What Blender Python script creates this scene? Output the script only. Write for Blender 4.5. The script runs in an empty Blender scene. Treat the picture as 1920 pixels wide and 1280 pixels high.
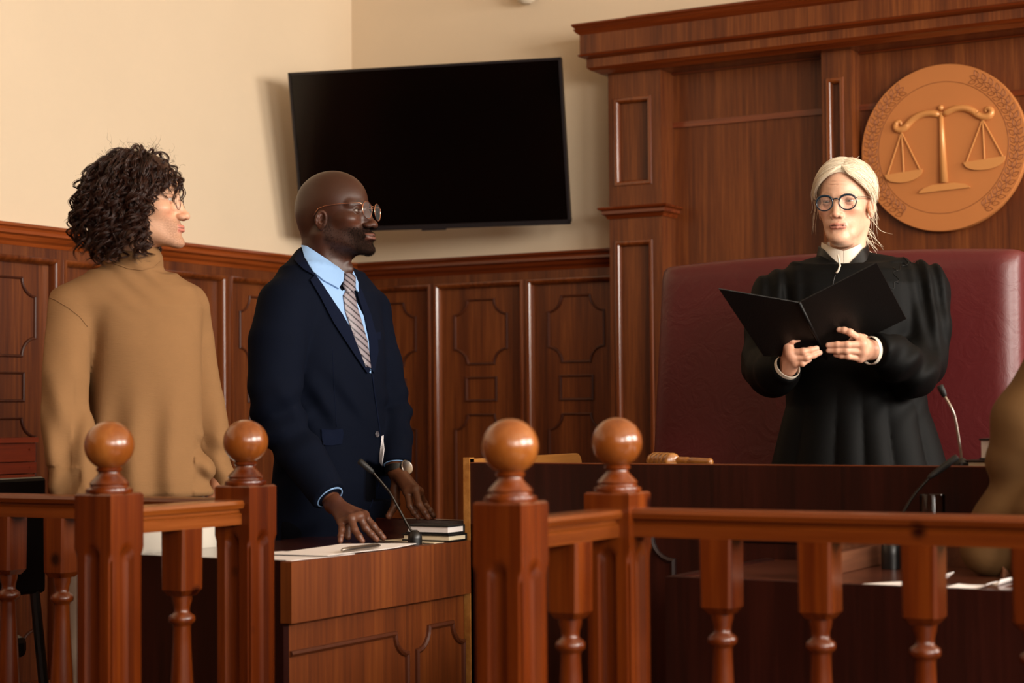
import bpy, bmesh, math, random
import numpy as np
from mathutils import Vector, Matrix
random.seed(7); RNG = np.random.RandomState(11)
SC = bpy.context.scene
COL = SC.collection
# ------------------------------------------------------------------ camera geometry (metres, level world, room axis-aligned)
F = 3400.0; PI_ = .040086; RO = -.0077771; YW = .5261; H = 1.05
cp_, sp_ = math.cos(PI_), math.sin(PI_); cr_, sr_ = math.cos(RO), math.sin(RO); cy_, sy_ = math.cos(YW), math.sin(YW)
def V(px, py, d=1.0):
    """pixel + level distance -> (right, forward, up) in the level frame of the view"""
    X = (px-960)/F; Y = (640-py)/F
    r = X*cr_-Y*sr_; up = X*sr_+Y*cr_
    f = cp_-up*sp_; z = sp_+up*cp_
    return np.array([r/f*d, d, H+z/f*d])
def W(p): return np.array([p[0]*cy_-p[1]*sy_, p[0]*sy_+p[1]*cy_, p[2]])
def U(w): return np.array([w[0]*cy_+w[1]*sy_, -w[0]*sy_+w[1]*cy_, w[2]])
def _wd(px, py):
    v = V(px, py, 1.0); v = np.array([v[0], 1, v[2]-H]); return W(v)
def onY(px, py, y): w = _wd(px, py); t = y/w[1]; return np.array([w[0]*t, y, H+w[2]*t])
def onX(px, py, x): w = _wd(px, py); t = x/w[0]; return np.array([x, w[1]*t, H+w[2]*t])
def onZ(px, py, z): w = _wd(px, py); t = (z-H)/w[2]; return np.array([w[0]*t, w[1]*t, z])
XL = -4.526; YB = 6.425; XR = 2.7; YF = -2.6; ZC = 3.7

def lin(c):
    if isinstance(c, str):
        c = [int(c[i:i+2], 16)/255 for i in (0, 2, 4)]
    return tuple((v/12.92 if v <= .04045 else ((v+.055)/1.055)**2.4) for v in c[:3])+(1.0,)
# ------------------------------------------------------------------ materials
def new_mat(name):
    m = bpy.data.materials.new(name); m.use_nodes = True
    nt = m.node_tree; b = nt.nodes['Principled BSDF']
    return m, nt, b
def N(nt, t, **kw):
    n = nt.nodes.new(t)
    for k, v in kw.items():
        if k.startswith('_'): setattr(n, k[1:], v)
        else: n.inputs[k.replace('__', ' ')].default_value = v
    return n
def plain(name, col, rough=.5, metal=0, spec=.5, coat=0, bump=0, bscale=200, noise=0, nscale=8, sheen=0):
    m, nt, b = new_mat(name)
    c = lin(col)
    b.inputs['Base Color'].default_value = c
    b.inputs['Roughness'].default_value = rough; b.inputs['Metallic'].default_value = metal
    b.inputs['Specular IOR Level'].default_value = spec; b.inputs['Coat Weight'].default_value = coat
    b.inputs['Sheen Weight'].default_value = sheen
    tc = nt.nodes.new('ShaderNodeTexCoord')
    if noise:
        n = N(nt, 'ShaderNodeTexNoise', Scale=nscale, Detail=4.0)
        nt.links.new(tc.outputs['Object'], n.inputs['Vector'])
        mx = N(nt, 'ShaderNodeMix', _data_type='RGBA')
        mx.inputs['A'].default_value = tuple(v*(1-noise) for v in c[:3])+(1,)
        mx.inputs['B'].default_value = tuple(min(1, v*(1+noise)) for v in c[:3])+(1,)
        nt.links.new(n.outputs['Fac'], mx.inputs['Factor']); nt.links.new(mx.outputs['Result'], b.inputs['Base Color'])
    if bump:
        n = N(nt, 'ShaderNodeTexNoise', Scale=bscale, Detail=3.0)
        nt.links.new(tc.outputs['Object'], n.inputs['Vector'])
        bp = N(nt, 'ShaderNodeBump', Strength=bump, Distance=.002)
        nt.links.new(n.outputs['Fac'], bp.inputs['Height']); nt.links.new(bp.outputs['Normal'], b.inputs['Normal'])
    return m
def wood(name, dark, mid, light, axis='Z', rough=.38, fine=90, coat=.15, spec=.4, knots=False):
    m, nt, b = new_mat(name)
    tc = nt.nodes.new('ShaderNodeTexCoord')
    s = {'Z': (1, 1, .035), 'X': (.035, 1, 1), 'Y': (1, .035, 1)}[axis]
    mp = N(nt, 'ShaderNodeMapping'); mp.inputs['Scale'].default_value = s
    geo = nt.nodes.new('ShaderNodeNewGeometry')
    nt.links.new(geo.outputs['Position'], mp.inputs['Vector'])
    n1 = N(nt, 'ShaderNodeTexNoise', Scale=fine, Detail=5.0, Roughness=.65)
    n2 = N(nt, 'ShaderNodeTexNoise', Scale=fine*.14, Detail=3.0, Roughness=.5)
    nt.links.new(mp.outputs['Vector'], n1.inputs['Vector']); nt.links.new(mp.outputs['Vector'], n2.inputs['Vector'])
    mx = N(nt, 'ShaderNodeMath', _operation='MULTIPLY_ADD'); mx.inputs[1].default_value = .55
    nt.links.new(n1.outputs['Fac'], mx.inputs[0])
    m2 = N(nt, 'ShaderNodeMath', _operation='MULTIPLY'); m2.inputs[1].default_value = .45
    nt.links.new(n2.outputs['Fac'], m2.inputs[0]); nt.links.new(m2.outputs[0], mx.inputs[2])
    cr = nt.nodes.new('ShaderNodeValToRGB'); e = cr.color_ramp.elements
    e[0].position = .36; e[0].color = lin(dark); e[1].position = .64; e[1].color = lin(light)
    e.new(.5).color = lin(mid)
    nt.links.new(mx.outputs[0], cr.inputs['Fac'])
    out = cr.outputs['Color']
    if knots:
        v = N(nt, 'ShaderNodeTexVoronoi', Scale=5.0)
        nt.links.new(geo.outputs['Position'], v.inputs['Vector'])
        r2 = nt.nodes.new('ShaderNodeValToRGB'); q = r2.color_ramp.elements
        q[0].position = .035; q[0].color = (.12, .06, .05, 1); q[1].position = .1; q[1].color = (1, 1, 1, 1)
        nt.links.new(v.outputs['Distance'], r2.inputs['Fac'])
        mm = N(nt, 'ShaderNodeMix', _data_type='RGBA', _blend_type='MULTIPLY'); mm.inputs['Factor'].default_value = 1
        nt.links.new(out, mm.inputs['A']); nt.links.new(r2.outputs['Color'], mm.inputs['B']); out = mm.outputs['Result']
    nt.links.new(out, b.inputs['Base Color'])
    b.inputs['Roughness'].default_value = rough; b.inputs['Coat Weight'].default_value = coat
    b.inputs['Coat Roughness'].default_value = .2; b.inputs['Specular IOR Level'].default_value = spec
    bp = N(nt, 'ShaderNodeBump', Strength=.12, Distance=.0008)
    nt.links.new(n1.outputs['Fac'], bp.inputs['Height']); nt.links.new(bp.outputs['Normal'], b.inputs['Normal'])
    return m
M = {}
M['plaster_l'] = plain('wallpaper_cream', 'dac6aa', .75, bump=.25, bscale=160, noise=.04, nscale=3)
M['ceiling'] = plain('ceiling_white', 'd8c8b0', .8)
M['floor'] = wood('floor_boards', '2a120a', '3c1c10', '4c2716', 'Y', .4)
M['panel'] = wood('walnut_panel', '461d08', '5f2d0e', '773f18', 'Z', .42, 95, coat=.05)
M['panelx'] = wood('walnut_panel_horizontal', '5c2f12', '7a421b', '96592a', 'X', .36, 95)
M['stile'] = wood('walnut_stile', '441b07', '5b2b0d', '733c16', 'Z', .42, 120, coat=.05)
M['inlay'] = wood('inlay_strip', '34150a', '441d0d', '552811', 'Z', .42, 60, coat=.0)
M['pmould'] = wood('panel_strip', '4a2009', '653012', '7a3f1a', 'Z', .2, 60, coat=.5)
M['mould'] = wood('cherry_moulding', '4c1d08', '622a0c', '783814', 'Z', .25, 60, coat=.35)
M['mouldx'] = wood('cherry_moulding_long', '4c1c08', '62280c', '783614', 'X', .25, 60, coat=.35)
M['railwood'] = wood('varnished_pine', '421402', '5c2405', '74350c', 'Z', .27, 40, coat=.35, knots=True)
M['railx'] = wood('varnished_pine_x', '461903', '602806', '78390f', 'X', .3, 40, coat=.2, knots=True)
M['raily'] = wood('varnished_pine_y', '562408', '74390f', '8e4d20', 'Y', .26, 40, coat=.8)
M['ballwood'] = wood('varnished_ball', '68330f', '864818', '9c5e26', 'Z', .24, 22, coat=.6)
M['desk'] = wood('desk_veneer', '4c2004', '622c08', '743a10', 'Z', .5, 80, coat=.0)
M['desktop'] = wood('desk_top_dark', '2a0d06', '3a140a', '4a1c10', 'X', .18, 60, coat=.6)
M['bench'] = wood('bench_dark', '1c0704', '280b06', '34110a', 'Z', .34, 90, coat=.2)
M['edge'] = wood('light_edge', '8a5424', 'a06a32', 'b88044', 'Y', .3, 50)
M['oldboard'] = wood('old_red_board', '6e2408', '84300e', '954014', 'Y', .4, 60)
M['black'] = plain('black_plastic', '0c0b0b', .35)
M['blackmat'] = plain('black_matte', '0a0908', .6)
M['metal'] = plain('brushed_metal', '9a9086', .3, 1)
M['gold'] = plain('gold_wire', 'e0a080', .22, 1)
M['paper'] = plain('white_paper', 'e4dcd8', .8)
M['cream'] = plain('cream_pages', 'd8c8aa', .8)

# ------------------------------------------------------------------ object helpers
def setp(o, label=None, cat=None, group=None, kind=None):
    if label: o['label'] = label
    if cat: o['category'] = cat
    if group: o['group'] = group
    if kind: o['kind'] = kind
    return o
def empty(name, loc=(0, 0, 0), rz=0, label=None, cat=None, group=None, kind=None):
    o = bpy.data.objects.new(name, None); COL.objects.link(o); o.empty_display_size = .05
    o.location = loc; o.rotation_euler = (0, 0, rz)
    return setp(o, label, cat, group, kind)
def link(name, me, mats, parent=None, smooth=None):
    o = bpy.data.objects.new(name, me); COL.objects.link(o)
    for m in (mats if isinstance(mats, (list, tuple)) else [mats]): me.materials.append(m)
    if parent is not None:
        o.parent = parent
        # geometry is given in world coordinates: bring it into the parent's frame
        mw = world_of(parent).inverted()
        me.transform(mw)
    return o
def world_of(o):
    m = Matrix.Translation(o.location) @ o.rotation_euler.to_matrix().to_4x4()
    return (world_of(o.parent) @ m) if o.parent else m
def rebase(o, loc, rz=0):
    """put a mesh object's origin at loc/rz without moving the geometry"""
    o.data.transform((Matrix.Translation(Vector(loc)) @ Matrix.Rotation(rz, 4, 'Z')).inverted())
    o.location = loc; o.rotation_euler = (0, 0, rz); return o
class MB:
    """mesh builder: shapes given in world coordinates, built as ONE mesh"""
    def __init__(s): s.v = []; s.f = []; s.m = []; s.mi = 0
    def add(s, vs, fs):
        n = len(s.v); s.v += [tuple(map(float, p)) for p in vs]; s.f += [tuple(n+i for i in f) for f in fs]; s.m += [s.mi]*len(fs); return s
    def box(s, lo, hi, bev=0, mat=None):
        x0, y0, z0 = lo; x1, y1, z1 = hi
        if bev <= 0:
            vs = [(x, y, z) for z in (z0, z1) for y in (y0, y1) for x in (x0, x1)]
            fs = [(0, 2, 3, 1), (4, 5, 7, 6), (0, 1, 5, 4), (2, 6, 7, 3), (0, 4, 6, 2), (1, 3, 7, 5)]
        else:
            bm = bmesh.new(); bmesh.ops.create_cube(bm, size=1)
            bmesh.ops.scale(bm, vec=(x1-x0, y1-y0, z1-z0), verts=bm.verts)
            bmesh.ops.translate(bm, vec=((x0+x1)/2, (y0+y1)/2, (z0+z1)/2), verts=bm.verts)
            bmesh.ops.bevel(bm, geom=bm.edges, offset=bev, segments=2, profile=.5, affect='EDGES')
            bm.verts.index_update(); vs = [v.co[:] for v in bm.verts]; fs = [tuple(v.index for v in f.verts) for f in bm.faces]; bm.free()
        if mat is not None: vs = [tuple(mat @ Vector(v)) for v in vs]
        return s.add(vs, fs)
    def lathe(s, prof, c=(0, 0, 0), seg=40, mat=None):
        vs = []; fs = []
        n = len(prof)
        for r, z in prof:
            for k in range(seg):
                a = 2*math.pi*k/seg; vs.append((c[0]+r*math.cos(a), c[1]+r*math.sin(a), c[2]+z))
        for i in range(n-1):
            for k in range(seg):
                k2 = (k+1) % seg; fs.append((i*seg+k, i*seg+k2, (i+1)*seg+k2, (i+1)*seg+k))
        fs.append(tuple(range(seg))[::-1]); fs.append(tuple((n-1)*seg+k for k in range(seg)))
        if mat is not None: vs = [tuple(mat @ Vector(v)) for v in vs]
        return s.add(vs, fs)
    def tube(s, pts, r, seg=8, closed=False, cap=True):
        P = [Vector(p) for p in pts]; n = len(P)
        rs = r if isinstance(r, (list, tuple, np.ndarray)) else [r]*n
        vs = []; fs = []; up = None
        for i, p in enumerate(P):
            if closed: t = P[(i+1) % n]-P[i-1]
            else: t = P[min(i+1, n-1)]-P[max(i-1, 0)]
            if t.length < 1e-9: t = Vector((0, 0, 1))
            t.normalize()
            if up is None: up = Vector((0, 0, 1)) if abs(t.z) < .9 else Vector((1, 0, 0))
            a = (up-t*up.dot(t))
            if a.length < 1e-6: a = t.orthogonal()
            a.normalize(); b = t.cross(a); up = a
            for k in range(seg):
                q = 2*math.pi*k/seg; vs.append(tuple(p+(a*math.cos(q)+b*math.sin(q))*rs[i]))
        m = n if closed else n-1
        for i in range(m):
            j = (i+1) % n
            for k in range(seg): fs.append((i*seg+k, i*seg+(k+1) % seg, j*seg+(k+1) % seg, j*seg+k))
        if cap and not closed: fs.append(tuple(range(seg))[::-1]); fs.append(tuple((n-1)*seg+k for k in range(seg)))
        return s.add(vs, fs)
    def sweep(s, path, prof, normal, closed=True):
        """path: planar 3D points; prof: list of (a,b): a = sideways (normal x tangent), b = along normal"""
        P = [Vector(p) for p in path]; n = len(P); Nn = Vector(normal).normalized(); vs = []; fs = []; k = len(prof)
        for i in range(n):
            if closed or 0 < i < n-1:
                t0 = (P[i]-P[i-1]).normalized(); t1 = (P[(i+1) % n]-P[i]).normalized()
            elif i == 0: t0 = t1 = (P[1]-P[0]).normalized()
            else: t0 = t1 = (P[-1]-P[-2]).normalized()
            s0 = Nn.cross(t0); s1 = Nn.cross(t1); mt = (s0+s1)
            mt = mt/max(.35, (1+s0.dot(s1)))
            for a, b in prof: vs.append(tuple(P[i]+mt*a+Nn*b))
        for i in range(n if closed else n-1):
            j = (i+1) % n
            for q in range(k-1): fs.append((i*k+q, i*k+q+1, j*k+q+1, j*k+q))
        if not closed: fs.append(tuple(range(k))[::-1]); fs.append(tuple((n-1)*k+q for q in range(k)))
        return s.add(vs, fs)
    def prism(s, poly, vec):
        n = len(poly); vs = [tuple(p) for p in poly]+[tuple(np.array(p)+np.array(vec)) for p in poly]
        fs = [tuple(range(n))[::-1], tuple(range(n, 2*n))]+[(i, (i+1) % n, n+(i+1) % n, n+i) for i in range(n)]
        return s.add(vs, fs)
    def build(s, name, mats, parent=None, smooth=False, fix=True, bevel=0, auto=None):
        me = bpy.data.meshes.new(name); me.from_pydata(s.v, [], s.f)
        if fix:
            bm = bmesh.new(); bm.from_mesh(me); bmesh.ops.recalc_face_normals(bm, faces=bm.faces); bm.to_mesh(me); bm.free()
        if any(s.m): me.polygons.foreach_set('material_index', s.m)
        if smooth: me.polygons.foreach_set('use_smooth', [True]*len(me.polygons))
        o = link(name, me, mats, parent)
        if auto: me.set_sharp_from_angle(angle=math.radians(auto))
        return o
def npmesh(name, verts, faces, mats, parent=None, smooth=True, colors=None, matidx=None):
    me = bpy.data.meshes.new(name); verts = np.asarray(verts, np.float32); faces = np.asarray(faces, np.int32)
    k = faces.shape[1]
    me.vertices.add(len(verts)); me.vertices.foreach_set('co', verts.ravel())
    me.loops.add(faces.size); me.loops.foreach_set('vertex_index', faces.ravel())
    me.polygons.add(len(faces)); me.polygons.foreach_set('loop_start', np.arange(0, faces.size, k, dtype=np.int32))
    me.polygons.foreach_set('loop_total', np.full(len(faces), k, np.int32))
    if smooth: me.polygons.foreach_set('use_smooth', np.ones(len(faces), bool))
    if matidx is not None: me.polygons.foreach_set('material_index', np.asarray(matidx, np.int32))
    me.update(calc_edges=True); me.validate()
    if colors is not None:
        a = me.color_attributes.new('Col', 'FLOAT_COLOR', 'POINT'); c = np.ones((len(verts), 4), np.float32); c[:, :colors.shape[1]] = colors
        a.data.foreach_set('color', c.ravel())
    return link(name, me, mats, parent)
# ------------------------------------------------------------------ camera
cam = bpy.data.cameras.new('camera'); co = bpy.data.objects.new('camera', cam); COL.objects.link(co); SC.camera = co
cam.sensor_width = 36; cam.lens = F/1920*36; cam.clip_start = .05
_f = W((0, cp_, sp_)); _u0 = W((0, -sp_, cp_)); _r0 = W((1, 0, 0))
_rx = _r0*cr_+_u0*sr_; _ux = -_r0*sr_+_u0*cr_
R_ = Matrix(((_rx[0], _ux[0], -_f[0]), (_rx[1], _ux[1], -_f[1]), (_rx[2], _ux[2], -_f[2])))
co.matrix_world = Matrix.Translation((0, 0, H)) @ R_.to_4x4()
cam.dof.use_dof = True; cam.dof.focus_distance = 4.9; cam.dof.aperture_fstop = 3.5
# ------------------------------------------------------------------ shell
def plane_box(name, lo, hi, m, **k):
    return setp(MB().box(lo, hi).build(name, m), kind='structure')
plane_box('floor', (XL-.2, YF-.2, -.1), (XR+.2, YB+.2, 0), M['floor'])
plane_box('ceiling', (XL-.2, YF-.2, ZC), (XR+.2, YB+.2, ZC+.1), M['ceiling'])
plane_box('wall_back', (XL-.2, YB, 0), (XR+.2, YB+.2, ZC), M['plaster_l'])
plane_box('wall_left', (XL-.2, YF, 0), (XL, YB, ZC), M['plaster_l'])
plane_box('wall_front', (XL-.2, YF-.2, 0), (XR+.2, YF, ZC), M['panel'])  # unseen wall behind the camera, dark finish chosen to reduce bounce
WIN = [(4.55, 5.85), (1.9, 3.2), (-.9, .4)]; WZ = (1.25, 3.3)
mb = MB(); ys = [YF]
for a, b in sorted(WIN): ys += [a, b]
ys.append(YB)
for i in range(0, len(ys), 2): mb.box((XR, ys[i], 0), (XR+.2, ys[i+1], ZC))
for a, b in WIN: mb.box((XR, a, 0), (XR+.2, b, WZ[0])); mb.box((XR, a, WZ[1]), (XR+.2, b, ZC))
setp(mb.build('wall_right', M['plaster_l']), kind='structure')
for i, (a, b) in enumerate(WIN):
    mb = MB(); z0, z1 = WZ
    for lo, hi in (((XR+.02, a, z0), (XR+.08, a+.06, z1)), ((XR+.02, b-.06, z0), (XR+.08, b, z1)), ((XR+.02, a+.06, z0), (XR+.08, b-.06, z0+.06)), ((XR+.02, a+.06, z1-.06), (XR+.08, b-.06, z1)), ((XR+.03, (a+b)/2-.02, z0+.06), (XR+.07, (a+b)/2+.02, z1-.06))):
        mb.box(lo, hi)
    setp(mb.build('window_%d' % (i+1), M['ceiling']), kind='structure')
# ------------------------------------------------------------------ wainscot (concave-cornered panels)
KP = .921
def notch(cx, cz, hw, hh, c, n=6, low=None):
    """rectangle with quarter-circle bites at its corners, in (u,z); counter-clockwise"""
    pts = []
    for sx, sz, a0 in ((1, -1, 180), (1, 1, 270), (-1, 1, 0), (-1, -1, 90)):
        X = cx+sx*hw; Z = cz+sz*hh
        for k in range(n+1):
            a = math.radians(a0-90*k/n) if True else 0
            # arc centred on the outer corner, running from one side to the other
            pts.append((X+c*math.cos(a), Z+c*math.sin(a)))
    return pts
PZ = {'cap': 1.7, 'top': 1.596}
def wainscot(name, origin, du, nrm, u0, u1, centers, off0=0.0):
    """a run of framed panels. point(u, z, off) = origin + du*u + nrm*off"""
    O = np.array(origin, float); D = np.array(du, float); NN = np.array(nrm, float)
    pt = lambda u, z, o: tuple(O+D*u+NN*o+np.array([0, 0, z]))
    ax = 'Y' if abs(D[1]) > .5 else 'X'
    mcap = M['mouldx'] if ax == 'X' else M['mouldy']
    hw = .2145      # half opening of a panel bay
    base = MB()
    def slab(b, ua, ub, za, zb, oa, ob):
        p = [pt(ua, za, oa), pt(ub, zb, ob)]
        lo = np.minimum(*map(np.array, p)); hi = np.maximum(*map(np.array, p)); b.box(lo, hi)
    slab(base, u0, u1, 0, PZ['cap']-.02, .0, .022)                       # backing board
    root = setp(base.build(name, M['panel']), kind='structure')
    fr = MB()
    slab(fr, u0, u1, PZ['top'], PZ['cap']-.05, .022, .05); slab(fr, u0, u1, 0, .14, .022, .05)
    edges = []
    for c in centers: edges += [c-hw, c+hw]
    xs = [u0]+sorted(edges)+[u1]
    for i in range(0, len(xs), 2):
        if xs[i+1]-xs[i] > .003: slab(fr, xs[i], xs[i+1], .14, PZ['top'], .022, .05)
    fr.build('frame', M['stile'], root)
    cap = MB()
    prof = [(0, 0), (.085, 0), (.088, -.010), (.078, -.016), (.083, -.024), (.083, -.034), (.070, -.040), (.066, -.052), (.056, -.060), (.052, -.072), (0, -.072)]
    a = np.array(pt(u0, PZ['cap'], 0)); b = np.array(pt(u1, PZ['cap'], 0)); vs = []; fs = []
    for p in (a, b):
        for o, z in prof: vs.append(tuple(p+NN*o+np.array([0, 0, z])))
    k = len(prof)
    for q in range(k): fs.append((q, (q+1) % k, k+(q+1) % k, k+q))
    fs.append(tuple(range(k))); fs.append(tuple(range(k, 2*k))[::-1]); cap.add(vs, fs)
    cap.build('cap_rail', mcap, root)
    strip = [(0, 0), (0, .007), (-.005, .0095), (-.010, .007), (-.0125, .002), (-.0125, 0)]
    for c in centers:
        mo = MB()
        loop = [pt(c-hw, .14, .022), pt(c+hw, .14, .022), pt(c+hw, PZ['top'], .022), pt(c-hw, PZ['top'], .022)]
        sgn = 1 if np.dot(np.cross(D, [0, 0, 1]), NN) > 0 else -1
        if sgn < 0: loop = loop[::-1]
        mo.sweep(loop, [(0, .028), (.002, .033), (.005, .034), (.008, .0335), (.0115, .032), (.0145, .0295), (.0175, .0265), (.0200, .0225), (.0218, .018), (.0230, .013), (.0236, .008), (.024, .0)], NN)
        mo.build('panel_moulding', M['pmould'], root, smooth=True, auto=40)
        ins = MB(); pl = MB()
        for (cz, ch, w, cc) in ((1.391, .135, .128, .062), (1.155, .05, .075, .0), (.66, .392, .128, .062)):
            pts = notch(c, cz, w, ch, cc) if cc else [(c+w, cz-ch), (c+w, cz+ch), (c-w, cz+ch), (c-w, cz-ch)]
            P3 = [pt(u, z, .022) for u, z in pts]
            if sgn < 0: P3 = P3[::-1]
            ins.sweep(P3, [(-.001, 0), (-.001, .006), (.002, .0075), (.006, .006), (.008, .0)], NN)
        ins.build('inlay_moulding', M['inlay'], root)
    return root
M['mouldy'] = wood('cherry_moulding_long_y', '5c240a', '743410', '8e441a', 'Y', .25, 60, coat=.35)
XP0 = float(onY(1143, 450, YB-.15)[0])      # left edge of the surround's pilaster
pit = .4475
cB = [-3.8765-pit*0, -3.8765+pit]
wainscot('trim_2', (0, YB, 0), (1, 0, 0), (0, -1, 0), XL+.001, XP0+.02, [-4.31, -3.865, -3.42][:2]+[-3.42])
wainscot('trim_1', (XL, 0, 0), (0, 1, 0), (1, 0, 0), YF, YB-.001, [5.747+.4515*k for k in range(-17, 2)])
# reddish boards screwed low on the left wall
root = MB()
y0, y1 = 3.2, 4.485
for (za, zb, o) in ((.968, .985, .075), (.905, .966, .062), (.866, .902, .066), (.60, .862, .06)):
    root.box((XL+.023, y0, za), (XL+o, y1, zb))
for z in (.945, .885, .845):
    root.lathe([(.0035, 0), (.003, .002)], mat=Matrix.Translation((XL+.066, 4.455, z)) @ Matrix.Rotation(math.pi/2, 4, 'Y'), seg=10)
setp(root.build('wall_board', M['oldboard']), 'reddish boards with screws fixed low across the left wall panelling, behind the curly-haired man', 'wall board')
# ------------------------------------------------------------------ tall surround behind the bench
yp = YB-.15; o_ = .03
trim = MB(); XE = XR-.3
xr = float(onY(1239.5, 300, yp)[0])
trim.box((XP0+.02, YB-.03, 0), (XE, YB-.001, 2.62))
T3 = setp(trim.build('trim_3', M['panel']), kind='structure')
def zY(px, py, y): return float(onY(px, py, y)[2])
zt_sof = zY(1143, 141, yp)                      # pilaster top
# entablature, section (offset in front of the pilaster face, z)
zc = lambda px, py, o: float(onY(px, py, yp-o)[2])
sec = [(.104, zc(1076, 45, .104)), (.106, zc(1076, 48, .105)), (.094, zc(1078, 54, .1)), (.10, zc(1078, 56, .1)), (.092, zc(1083, 62, .09)), (.081, zc(1091, 66, .081)),
       (.081, zc(1091, 101, .081)), (.088, zc(1090, 103, .085)), (.085, zc(1091, 106, .085)), (.070, zc(1100, 110, .068)), (.062, zc(1103, 111.5, .062)),
       (.062, zc(1103, 127, .062)), (.050, zc(1110, 132, .055)), (.040, zc(1114, 134, .045)), (0.02, zc(1128, 139, .03)), (-.005, zt_sof)]
def ent(mb, secs):
    for i in range(len(secs)-1):
        (a, za), (b, zb) = secs[i], secs[i+1]
        xa, xb = XP0-a, XP0-b; ya, yb_ = yp-a, yp-b
        mb.add([(XE, ya, za), (xa, ya, za), (xb, yb_, zb), (XE, yb_, zb)], [(0, 1, 2, 3)])
        mb.add([(xa, ya, za), (xa, YB, za), (xb, YB, zb), (xb, yb_, zb)], [(0, 1, 2, 3)])
mb = MB(); ent(mb, sec[:6]); a, za = sec[0]
mb.add([(XE, yp-a, za), (XP0-a, yp-a, za), (XP0-a, YB, za), (XE, YB, za)], [(0, 1, 2, 3)])
mb.build('cornice', M['mouldx'], T3, fix=False)
mb = MB(); ent(mb, sec[5:7]); ent(mb, sec[10:12]); mb.build('fascia', M['panel'], T3, fix=False)
mb = MB(); ent(mb, sec[6:11]); ent(mb, sec[11:])
mb.add([(XE, yp, zt_sof), (XP0-.0, yp, zt_sof), (XP0, YB, zt_sof), (XE, YB, zt_sof)], [(3, 2, 1, 0)])
mb.build('bed_moulding', M['mouldx'], T3, fix=False)
# pilasters
def pilaster(x0, x1, yf, yb, frames, ledge=None):
    body = MB(); zt = zt_sof+.01
    fz = [(.14, .14)]+frames
    body.box((x0, yf+.018, 0), (x1, yb, zt))
    fw = .024; fx0, fx1 = x0+(.022 if x1-x0 > .2 else .016), x1-(.04 if x1-x0 > .2 else .03)
    zs = [0]
    body.box((x0, yf, 0), (fx0, yf+.018, zt)); body.box((fx1, yf, 0), (x1, yf+.018, zt))
    cur = 0
    for za, zb in frames:
        body.box((fx0, yf, cur), (fx1, yf+.018, za)); cur = zb
    body.box((fx0, yf, cur), (fx1, yf+.018, zt))
    p = body.build('pilaster', M['stile'], T3)
    for za, zb in frames:
        m2 = MB(); loop = [(fx0, yf+.018, za), (fx1, yf+.018, za), (fx1, yf+.018, zb), (fx0, yf+.018, zb)]
        m2.sweep(loop, [(0, .018), (.002, .023), (.005, .024), (.009, .0235), (.013, .022), (.0165, .019), (.019, .0155), (.0208, .011), (.0218, .006), (.022, 0)], (0, -1, 0))
        m2.build('panel_moulding', M['pmould'], p, smooth=True, auto=40)
    if ledge:
        zl, zh = ledge; m3 = MB(); pr = [(0, zl), (.006, zl), (.012, zl+.012), (.022, zl+.018), (.022, zl+.030), (.034, zl+.036), (.036, zh-.004), (.030, zh), (0, zh)]
        path = [(x0, yb, 0), (x0, yf, 0), (x1, yf, 0), (x1, yb, 0)]
        vs = []; fs = []; dirs = [(-1, 0), (-1, -1), (1, -1), (1, 0)]
        for (x, y, _), (dx, dy) in zip(path, dirs):
            for o, z in pr: vs.append((x+dx*o, y+dy*o, z))
        k = len(pr)
        for i in range(3):
            for q in range(k-1): fs.append((i*k+q, i*k+q+1, (i+1)*k+q+1, (i+1)*k+q))
        m3.add(vs, fs); m3.build('ledge_moulding', M['mouldx'], p)
    return p
pilaster(XP0, xr, yp, YB-.03, [(.2, zY(1190, 450, yp)), (zY(1190, 347, yp), zY(1190, 181, yp))], (zY(1190, 408, yp), zY(1190, 386, yp)))
yp2 = YB-.125
x2a = float(onY(1541, 200, yp2)[0]); x2b = float(onY(1597, 200, yp2)[0])
pilaster(x2a, x2b, yp2, YB-.03, [(.2, zY(1570, 145, yp2))])
x3a = x2a+(x2a-XP0)*.0+1.9*.62
mb = MB()
gz = zY(1268, 235, YB-.03)
mb.box((xr, YB-.04, gz-.012), (x2a, YB-.03, gz+.010)); mb.box((x2b, YB-.04, gz-.012), (XE, YB-.03, gz+.010))
zt2 = zY(1400, 117, YB-.03)
mb.box((xr, YB-.05, zt2-.02), (x2a, YB-.03, zt2+.003)); mb.box((x2b, YB-.05, zt2-.02), (XE, YB-.03, zt2+.003))
mb.build('fillet', M['mouldx'], T3)
# round white fitting high on the back wall (only its lower edge is in view)
c = onY(987, -8, YB-.05)
setp(rebase(MB().lathe([(.002, -.036), (.02, -.034), (.034, -.024), (.042, 0), (.044, .03), (.03, .04), (0.001, .041)], c=(c[0], YB-.055, c[2]+.0), seg=32).box((c[0]-.03, YB-.055, c[2]-.004), (c[0]+.03, YB-.001, c[2]+.04)).build('wall_fitting', M['ceiling'], smooth=False), (c[0], YB-.05, c[2])), 'small round white fitting high on the back wall, cut by the photo top edge', 'light fitting')
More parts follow.
